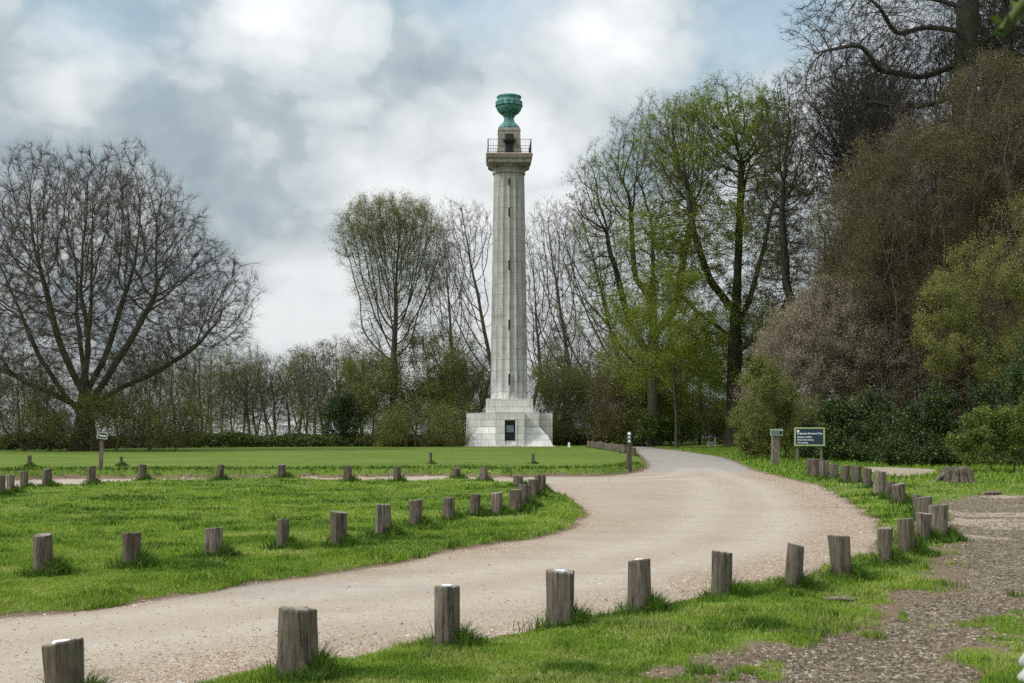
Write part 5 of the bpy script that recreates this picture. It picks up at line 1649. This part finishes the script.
# screen of distant wood that shuts off the horizon on the right and beyond the drive
# templates of small bare trees copied for the far treeline
tmpl = []
for i in range(4):
    tmpl.append(make_tree('far_tree', 'x', 'tree', 0, 0, 0, [(0, 0, 8.2, 2.6, 2.6, 3.6, 1), (0.6, 0, 5.5, 2.2, 2.2, 3.5, 0.7)], 3, n_att=1300, D=0.3, kill=0.36, r0=0.010, pw=2.1, tw=(5, 0.75, 0.0085),
                          leaf='leaf_olive', lf=(7000 if i % 2 else 13000, 0.08, 0.2), seed=140 + i, loc=(0, 150), stems=[(0, 0, 0.3, 0, 4.5), (0.1, 0.1, -1.0, 0.3, 4)], limb_r=0.03, bark='bark' if i != 2 else 'bark_pale',
                          trop=(0, 0, 0.25), group='small bare trees along the far edge of the lawn'))
far_list = [  # px, top row, distance, template, label
 (118, 345, 118, 0, 'small bare tree below the drooping twigs of the huge tree, nearest its trunk'),
 (148, 335, 124, 3, 'small greenish bare tree second along from the huge trunk'),
 (176, 338, 130, 1, 'small bare tree under the outermost limbs of the huge tree'),
 (203, 342, 126, 0, 'olive tinged small tree just inside the drip line of the huge tree'),
 (222, 348, 135, 2, 'small pale stemmed tree at the tip of the longest low limb'),
 (243, 352, 128, 1, 'small bare tree first beyond the tip of the longest low limb'),
 (258, 358, 140, 0, 'slim bare tree in the open gap, first of the row'),
 (276, 350, 132, 1, 'slim bare tree in the open gap with crowded upright twigs'),
 (290, 360, 138, 3, 'small bare tree mid gap with dark double stem'),
 (306, 352, 130, 1, 'small bare tree mid gap with rounded brown crown'),
 (324, 340, 126, 2, 'pale stemmed tree beside the dark holly'),
 (345, 333, 124, 1, 'round brown crowned tree rising directly behind the dark holly'),
 (362, 338, 134, 3, 'brown crowned tree between the holly and slender bronze tree'),
 (20, 350, 120, 1, 'small bare tree half hidden behind the huge trunk, farther side'),
 (-15, 345, 122, 0, 'small bare tree at the photo edge behind the huge tree'),
 (50, 355, 125, 2, 'small tree glimpsed between stems of the huge tree'),
 (212, 362, 150, 2, 'low far tree seen between the drip line and the pale stemmed tree'),
 (233, 368, 162, 0, 'low far tree second behind the tip of the longest limb'),
 (251, 340, 136, 3, 'taller ragged tree rising over the first of the gap'),
 (268, 372, 165, 1, 'lowest far tree showing through the middle of the gap'),
 (298, 345, 133, 0, 'ragged leaning tree between the double stem and the round crown'),
 (315, 368, 160, 2, 'low far tree just short of the holly'),
 (160, 352, 145, 0, 'far tree glimpsed through the lowest limbs of the huge tree'),
 (190, 360, 158, 1, 'farther tree glimpsed under the drip line of the huge tree'),
 (134, 362, 150, 3, 'farther tree glimpsed right of the huge trunk'.replace('right of', 'just past')),
 (355, 352, 140, 0, 'olive tinged tree crowding between the brown crowned ones'),
 (600, 330, 150, 1, 'bare tree far back behind the forked bare tree'),
 (628, 300, 148, 0, 'tall thin tree far back above the waymark post'),
 (690, 320, 140, 3, 'bare tree far back behind the layered beech'),
 (566, 320, 152, 3, 'bare tree far back beside the monument shoulder'),
 (500, 345, 155, 0, 'small tree far back hidden by the column foot'),
 (480, 350, 146, 1, 'small tree far back beside the plinth'),
 (755, 300, 130, 0, 'bare tree far back beyond the ivied trunk'),
 (790, 300, 122, 3, 'bare tree far back behind the blossom bush'),
 (840, 290, 100, 1, 'bare tree deep in the wood behind the dense bare one'),
 (900, 260, 90, 0, 'tree deep in the wood behind the massive thorn'),
 (960, 250, 85, 3, 'tree deep in the wood behind the giant trunk'),
 (1020, 240, 82, 1, 'tree deep in the wood at the photo edge'),
]
used = set()
rf = random.Random(3)
for (px, top, Yt, ti, lab) in far_list:
    src = tmpl[ti]
    o = src if ti not in used else copy_tree(src)
    used.add(ti)
    x = (px - 512) / F * Yt
    z = gz(x, Yt)
    s = ((HZ - top) * Yt / F + EYE - z) / 12.2
    o.location = (x, Yt, z)
    o.scale = (s * rf.uniform(0.95, 1.5), s * rf.uniform(0.95, 1.5), s)
    o.rotation_euler = (rf.uniform(-0.06, 0.06), rf.uniform(-0.09, 0.09), rf.uniform(0, 6.28))
    tag(o, lab, 'tree', 'small bare trees along the far edge of the lawn')

# dark holly in the left gap
make_tree('holly_tree', 'small dark evergreen holly at the far edge of the lawn', 'tree', 340, 446, 118,
          [E(340, 118, 340, 412, 17, 28, 17, 1.0), E(340, 118, 352, 425, 18, 16, 17, 1.0)], 0.8, n_att=600, D=0.3, kill=0.4, r0=0.009, bark='bark_dark', twig='twig_dark', tw=(3, 0.5, 0.008), leaf='leaf_dark', lf=(18000, 0.12, 0.16), seed=151,
          stems=[(0, 0, 0, 0, 2), (0.6, 0, 0.6, 0, 1.5)])


def hedge(name, label, path, h, w, n, leaf, size, seed, brown=0.0):
    """a long low mass of leaves with uneven top"""
    rs = np.random.RandomState(seed)
    pts = np.array([((px - 512) / F * Yh, Yh) for px, Yh in path])
    L = np.linalg.norm(np.diff(pts, axis=0), axis=1); cum = np.concatenate([[0], np.cumsum(L)])
    u = rs.uniform(0, cum[-1], n)
    x = np.interp(u, cum, pts[:, 0]); y = np.interp(u, cum, pts[:, 1])
    top = h * (0.62 + 0.75 * fbm(u * 0.35, u * 0 + seed, oct=4, seed=seed))
    v = rs.uniform(0, 1, n) ** 0.75; off = rs.uniform(-1, 1, n)
    prof = np.sqrt(np.clip(1 - v ** 3, 0, 1))
    zz = top * v * (0.85 + 0.3 * fbm(u * 1.8, off * 2, oct=2, seed=seed + 1))
    yy = y + off * w * prof
    P = np.stack([x, yy, gz(float(pts[:, 0].mean()), float(pts[:, 1].mean())) + zz], -1)
    t = thing(name, label, 'hedge', (float(x.mean()), float(y.mean()), 0))
    P -= np.array([x.mean(), y.mean(), 0])
    V, Fq, r = leaves(rs, P, size)
    link('foliage', np_mesh('foliage', V, Fq, M[leaf], {'rnd': r}), t)
    m = n // 14
    src = P[rs.choice(n, m)] * np.array([1, 1, 0.5])
    Vt, Q, T, *_ = twigs(rs, src, np.tile([0, 0, 1.0], (m, 1)), 1, h * 0.6, 0.012, spread=0.6)
    link('stems', np_mesh('stems', Vt, [Q, T], M['twig_brown']), t)
    return t


hedge('hedge', 'long low dark green bramble hedge closing off the far lawn under the bare trees', [(-120, 96), (0, 100), (120, 108), (250, 114), (330, 117), (400, 119), (465, 124)], 1.15, 1.2, 60000, 'leaf_bramble', 0.16, 161)
hedge('dead_hedge', 'band of brown leafless scrub along the top of the dark bramble hedge', [(120, 112), (230, 118), (330, 122)], 1.9, 1.2, 9000, 'leaf_haw', 0.13, 162)
hedge('bramble_edge', 'low dark undergrowth below the olive thickets beside the post row', [(552, 128), (600, 127), (640, 126)], 1.1, 1.0, 11000, 'leaf_bramble', 0.15, 163)
hedge('woodland_undergrowth', 'tall olive undergrowth closing the wood behind the ivied trunk and small grey seat', [(625, 134), (700, 130), (800, 124)], 4.6, 2.0, 60000, 'leaf_olive', 0.15, 165)
# thin stems that make the thicket of trunks at the far left
hedge('scrub_screen', 'tangled twiggy scrub screen behind the huge bare tree', [(-140, 118), (0, 122), (110, 126), (190, 132)], 3.6, 1.6, 16000, 'leaf_haw', 0.14, 164)

# a distant wood behind everything: reads as one mass
def far_wood():
    rs = np.random.RandomState(9)
    n = 110000
    t = rs.uniform(-1, 1, n) ** 1
    px = 512 + t * 900
    Yh = 235 + 25 * rs.uniform(-1, 1, n)
    x = (px - 512) / F * Yh
    top = 1.6 + 4 * (fbm(x * 0.06, x * 0, oct=4, seed=4) - 0.5) + 17 * sstep(540, 720, px)
    z = top * rs.uniform(0, 1, n) ** 0.8
    P = np.stack([x, Yh, z - 0.03 * (Yh - 130)], -1)
    V, Fq, r = leaves(rs, P, 0.34)
    o = link('distant_wood', np_mesh('distant_wood', V, Fq, M['leaf_haw'], {'rnd': r}))
    tag(o, 'thin distant woodland far beyond the trees', 'woodland', kind='stuff')


far_wood()

# foreground spray of leaves hanging into the top corner, from a tree that stands out of frame
Y = 2.7
def overhang():
    rs = np.random.RandomState(77)
    x0 = 1.9
    t = thing('overhanging_maple', 'blurred green leafy branch tip hanging into the top corner, close to the camera', 'tree', (x0, Y, gz(x0, Y)))
    trunk = [((0, 0, 0), -1)]
    H_ = 5.9
    for i in range(1, 20): trunk.append(((0.02 * i, 0, i * 0.3), i - 1))
    tip = np.array([(1001 - 512) / F * Y - x0, 0, EYE + (HZ - 33) / F * Y - gz(x0, Y)])
    for i in range(1, 8):
        a = i / 7
        p = np.array([0.3, 0, 3.9]) * (1 - a) + tip * a + np.array([0, 0, 0.12 * math.sin(a * 3.1)])
        trunk.append((tuple(p), 13 if i == 1 else len(trunk) - 1))
    pos = np.array([p for p, _ in trunk]); par = np.array([q for _, q in trunk])
    rad = np.concatenate([np.linspace(0.16, 0.06, 20), np.linspace(0.035, 0.008, 7)])
    main = np.array([i + 1 for i in range(len(trunk))]); main[19] = -1; main[-1] = -1
    V1, F1 = tubes(pos, par, rad, main, np.arange(1, len(trunk)), 8)
    link('trunk', np_mesh('trunk', V1, F1, M['bark_green'], smooth=True), t)
    n = 150
    a = rs.uniform(0, 1, n) ** 0.8
    P = np.array([0.3, 0, 3.9]) * (1 - a[:, None]) + tip * a[:, None] + rs.normal(0, 1, (n, 3)) * np.array([0.02, 0.04, 0.018])
    V, Fq, r = leaves(rs, P, 0.045)
    link('foliage', np_mesh('foliage', V, Fq, M['leaf_bramble'], {'rnd': r}), t)
    top = np.array([0.3, 0, 6.4]) + rs.normal(0, 1, (7000, 3)) * np.array([0.55, 0.7, 0.5])
    top = top[(top[:, 0] > 0.1) & (top[:, 2] > 5.2)]
    V, Fq, r = leaves(rs, top, 0.10)
    link('crown', np_mesh('crown', V, Fq, M['leaf_spring'], {'rnd': r}), t)


overhang()


# ------------------------------------------------------------------ grass, pebbles, chips
def blades(rs, x, y, z, h, w, lean, rnd):
    n = len(x)
    a = rs.uniform(0, 2 * math.pi, n)
    dx, dy = np.cos(a), np.sin(a)
    b = rs.uniform(0, 2 * math.pi, n)
    lx, ly = np.cos(b) * lean * h, np.sin(b) * lean * h
    p0 = np.stack([x - dx * w, y - dy * w, z - 0.01], -1)
    p1 = np.stack([x + dx * w, y + dy * w, z - 0.01], -1)
    m0 = np.stack([x - dx * w * 0.7 + lx * 0.35, y - dy * w * 0.7 + ly * 0.35, z + h * 0.55], -1)
    m1 = np.stack([x + dx * w * 0.7 + lx * 0.35, y + dy * w * 0.7 + ly * 0.35, z + h * 0.55], -1)
    tp = np.stack([x + lx, y + ly, z + h * (1 - 0.25 * lean)], -1)
    V = np.stack([p0, p1, m1, m0, tp], 1).reshape(-1, 3)
    i = (np.arange(n) * 5)[:, None]
    return V, (i + np.array([[0, 1, 2, 3]])), (i + np.array([[3, 2, 4]])), np.repeat(rnd, 5)


def grass():
    rs = np.random.RandomState(42)
    out = []
    # near turf, sampled so that it stays even with distance
    N = 1300000
    py = 425 + 48 + (rs.uniform(0, 1, N) ** 0.9) * (720 - 473)
    px = rs.uniform(-420, 1300, N)
    Yg = F * EYE / (py - HZ); Xg = (px - 512) / F * Yg
    gr = Ground(Xg, Yg)
    wear = np.exp(-np.maximum(gr.pa, 0) / 0.5) * (Yg < 42)
    keep = (gr.edge > 0.03 + 0.16 * (fbm(Xg * 3, Yg * 3, oct=2, seed=77) - 0.3)) & ~((gr.pa < 0.05) & (gr.di < 0) & (Yg < 45)) & (gr.pb > 0)
    thin = 0.9 * wear + 0.75 * sstep(2.0, 0.2, gr.pa) * sstep(0.46, 0.62, fbm(Xg * 1.5, Yg * 1.5, oct=4, seed=25)) * (gr.di < 0) * (Yg < 42) + 0.55 * sstep(0.55, 0.70, fbm(Xg * 0.7, Yg * 0.7, oct=3, seed=21)) * (gr.do > 0) * (Xg > -3) * (Yg < 26)
    keep &= rs.uniform(size=N) > thin
    keep |= (gr.pa < 0.0) & (gr.edge > 0) & (Yg < 40) & (fbm(Xg * 1.1, Yg * 1.1, oct=3, seed=8) > 0.64) & (rs.uniform(size=N) < 0.5) & (Yg < 16)
    x, y, z = Xg[keep], Yg[keep], gr.z[keep]
    ed = gr.edge[keep]; isl = gr.di[keep] > 0; far = gr.far[keep]
    clump = fbm(x * 2.2, y * 2.2, oct=3, seed=61)
    tall = fbm(x * 0.7, y * 0.7, oct=2, seed=62)
    h = (0.03 + 0.075 * sstep(0.40, 0.8, clump) + 0.03 * sstep(0.45, 0.7, tall)) * rs.uniform(0.55, 1.2, len(x))
    h *= np.where(ed < 0.5, 1.15, 1.0)
    h *= np.where(far, 0.75, 1.0)
    w = np.maximum(0.0035, 0.00038 * y) * rs.uniform(0.7, 1.3, len(x))
    rnd = 0.52 - 0.22 * sstep(0.50, 0.78, clump) + 1.1 * (fbm(x * 0.9, y * 0.9, oct=4, seed=63) - 0.5) + rs.normal(0, 0.16, len(x))
    dry = sstep(0.5, 0.7, fbm(x * 1.6, y * 1.6, oct=3, seed=66)) * np.where((gr.do[keep] > 0) & ~far, 1.0, 0.25)
    rnd = np.clip(np.where(rs.uniform(size=len(x)) < dry * 0.45, rs.uniform(0.85, 1.0, len(x)), rnd), 0, 1)
    out.append(blades(rs, x, y, z, h, w, rs.uniform(0.1, 0.9, len(x)), rnd))
    # rank tufts round the posts, heavier away from the sun, their colour darkened as shade
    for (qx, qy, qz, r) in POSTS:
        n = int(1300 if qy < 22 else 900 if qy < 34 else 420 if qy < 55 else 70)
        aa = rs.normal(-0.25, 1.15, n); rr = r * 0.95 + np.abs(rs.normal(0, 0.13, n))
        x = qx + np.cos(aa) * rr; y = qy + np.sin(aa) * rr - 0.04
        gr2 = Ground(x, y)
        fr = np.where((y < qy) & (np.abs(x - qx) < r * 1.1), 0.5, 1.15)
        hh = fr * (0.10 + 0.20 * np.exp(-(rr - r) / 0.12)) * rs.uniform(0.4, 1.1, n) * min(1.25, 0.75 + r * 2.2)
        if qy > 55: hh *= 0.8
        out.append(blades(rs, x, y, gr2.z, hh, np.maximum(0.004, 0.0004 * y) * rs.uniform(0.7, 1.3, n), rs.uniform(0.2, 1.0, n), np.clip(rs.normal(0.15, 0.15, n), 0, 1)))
    # shaggy grass on the bank of the far lawn and at the island rim
    n = 60000
    py = rs.uniform(466, 481, n); px = rs.uniform(-60, 660, n)
    Yg = F * (EYE - 0.1) / (py - HZ); Xg = (px - 512) / F * Yg
    gr = Ground(Xg, Yg)
    k = gr.far & (gr.do > 0.10) & (gr.do < 1.0) & (rs.uniform(size=n) < 0.25 + 0.65 * sstep(0.25, 0.6, gr.do))
    x, y, z = Xg[k], Yg[k], gr.z[k]
    out.append(blades(rs, x, y, z, rs.uniform(0.06, 0.20, len(x)), rs.uniform(0.012, 0.03, len(x)), rs.uniform(0.2, 1.0, len(x)), np.clip(rs.normal(0.18, 0.16, len(x)), 0, 1)))  # mostly dark blades, the bank's shade put into their colour
    # long grass at the foot of the wood and the right-hand slope
    n = 60000
    x = rs.uniform(8, 36, n); y = rs.uniform(44, 112, n)
    gr = Ground(x, y)
    k = (gr.do > 0.2) & (gr.pb > 0.0)
    x, y, z = x[k], y[k], gr.z[k]
    out.append(blades(rs, x, y, z, rs.uniform(0.05, 0.24, len(x)) * np.where(y > 80, 0.5, 1.0), rs.uniform(0.015, 0.035, len(x)), rs.uniform(0.2, 1.0, len(x)), np.clip(rs.normal(0.42, 0.2, len(x)), 0, 1)))
    V = []; Q = []; T = []; A = []; o = 0
    for v, q, t, a in out:
        V.append(v); Q.append(q + o); T.append(t + o); A.append(a); o += len(v)
    me = np_mesh('grass', np.concatenate(V), [np.concatenate(Q), np.concatenate(T)], M['blade'], {'rnd': np.concatenate(A)})
    tag(link('grass', me), 'short green grass of the island, verge and lawn', 'grass', kind='stuff')


def stones(name, label, n, area, size, matname, flat, seed, test):
    rs = np.random.RandomState(seed)
    (a, b), (c, d) = area
    py = c + rs.uniform(0, 1, n) * (d - c); px = rs.uniform(a, b, n)
    Yg = F * EYE / (py - HZ); Xg = (px - 512) / F * Yg
    gr = Ground(Xg, Yg)
    k = test(gr, rs)
    x, y, z = Xg[k], Yg[k], gr.z[k]
    m = len(x)
    s = size * rs.lognormal(0, 0.35, m) * np.maximum(1, y / 22)
    ang = rs.uniform(0, 6.28, m)
    base = np.array([[1, 0, 0], [0, 0.7, 0], [-1, 0.1, 0], [0, -0.75, 0], [0.1, 0.1, 1.0]])
    B = base[None] * np.stack([s, s * rs.uniform(0.4, 1, m), s * flat], -1)[:, None, :] * (1 + rs.uniform(-0.25, 0.25, (m, 5, 1)))
    ca, sa = np.cos(ang)[:, None], np.sin(ang)[:, None]
    V = np.stack([B[..., 0] * ca - B[..., 1] * sa + x[:, None], B[..., 0] * sa + B[..., 1] * ca + y[:, None], B[..., 2] + z[:, None] + 0.001], -1).reshape(-1, 3)
    Tq = (np.arange(m) * 5)[:, None, None] + np.array([[0, 1, 4], [1, 2, 4], [2, 3, 4], [3, 0, 4]])[None]
    me = np_mesh(name, V, Tq.reshape(-1, 3), M[matname], {'rnd': np.repeat(rs.uniform(0, 1, m), 5)})
    tag(link(name, me), label, 'gravel' if 'gravel' in name else 'litter', kind='stuff')


M['pebble'] = mat_leaf('pebble', [(0, (0.14, 0.09, 0.06)), (0.35, (0.30, 0.21, 0.15)), (0.7, (0.45, 0.36, 0.28)), (0.93, (0.50, 0.44, 0.37)), (1, (0.58, 0.54, 0.49))], 0, 0.75, 0.3)
M['chip'] = mat_leaf('wood_chip', [(0, (0.05, 0.032, 0.022)), (0.5, (0.115, 0.088, 0.06)), (0.85, (0.21, 0.168, 0.12)), (1, (0.40, 0.345, 0.265))], 0, 0.85, 0.15)
grass()
stones('loose_gravel', 'loose brown pebbles gathered along the road edge', 150000, ((-60, 1000), (474, 700)), 0.011, 'pebble', 0.6, 5,
       lambda g_, rs: (g_.edge < 0.12) & (rs.uniform(size=g_.edge.shape) < 0.06 + 0.94 * np.exp(-np.maximum(-g_.do, 0) / 0.55) * (g_.x > -4.5) * (g_.y < 45)))
stones('wood_chips', 'brown wood chips and dead leaves trodden into the dirt path', 120000, ((640, 1110), (488, 710)), 0.016, 'chip', 0.35, 6,
       lambda g_, rs: (g_.do > 0.6) & (g_.di < 0) & (rs.uniform(size=g_.edge.shape) < np.exp(-np.maximum(g_.pa, 0) / 0.45) * (0.25 + 0.75 * sstep(0.35, 0.6, fbm(g_.x, g_.y, oct=2, seed=14)))))
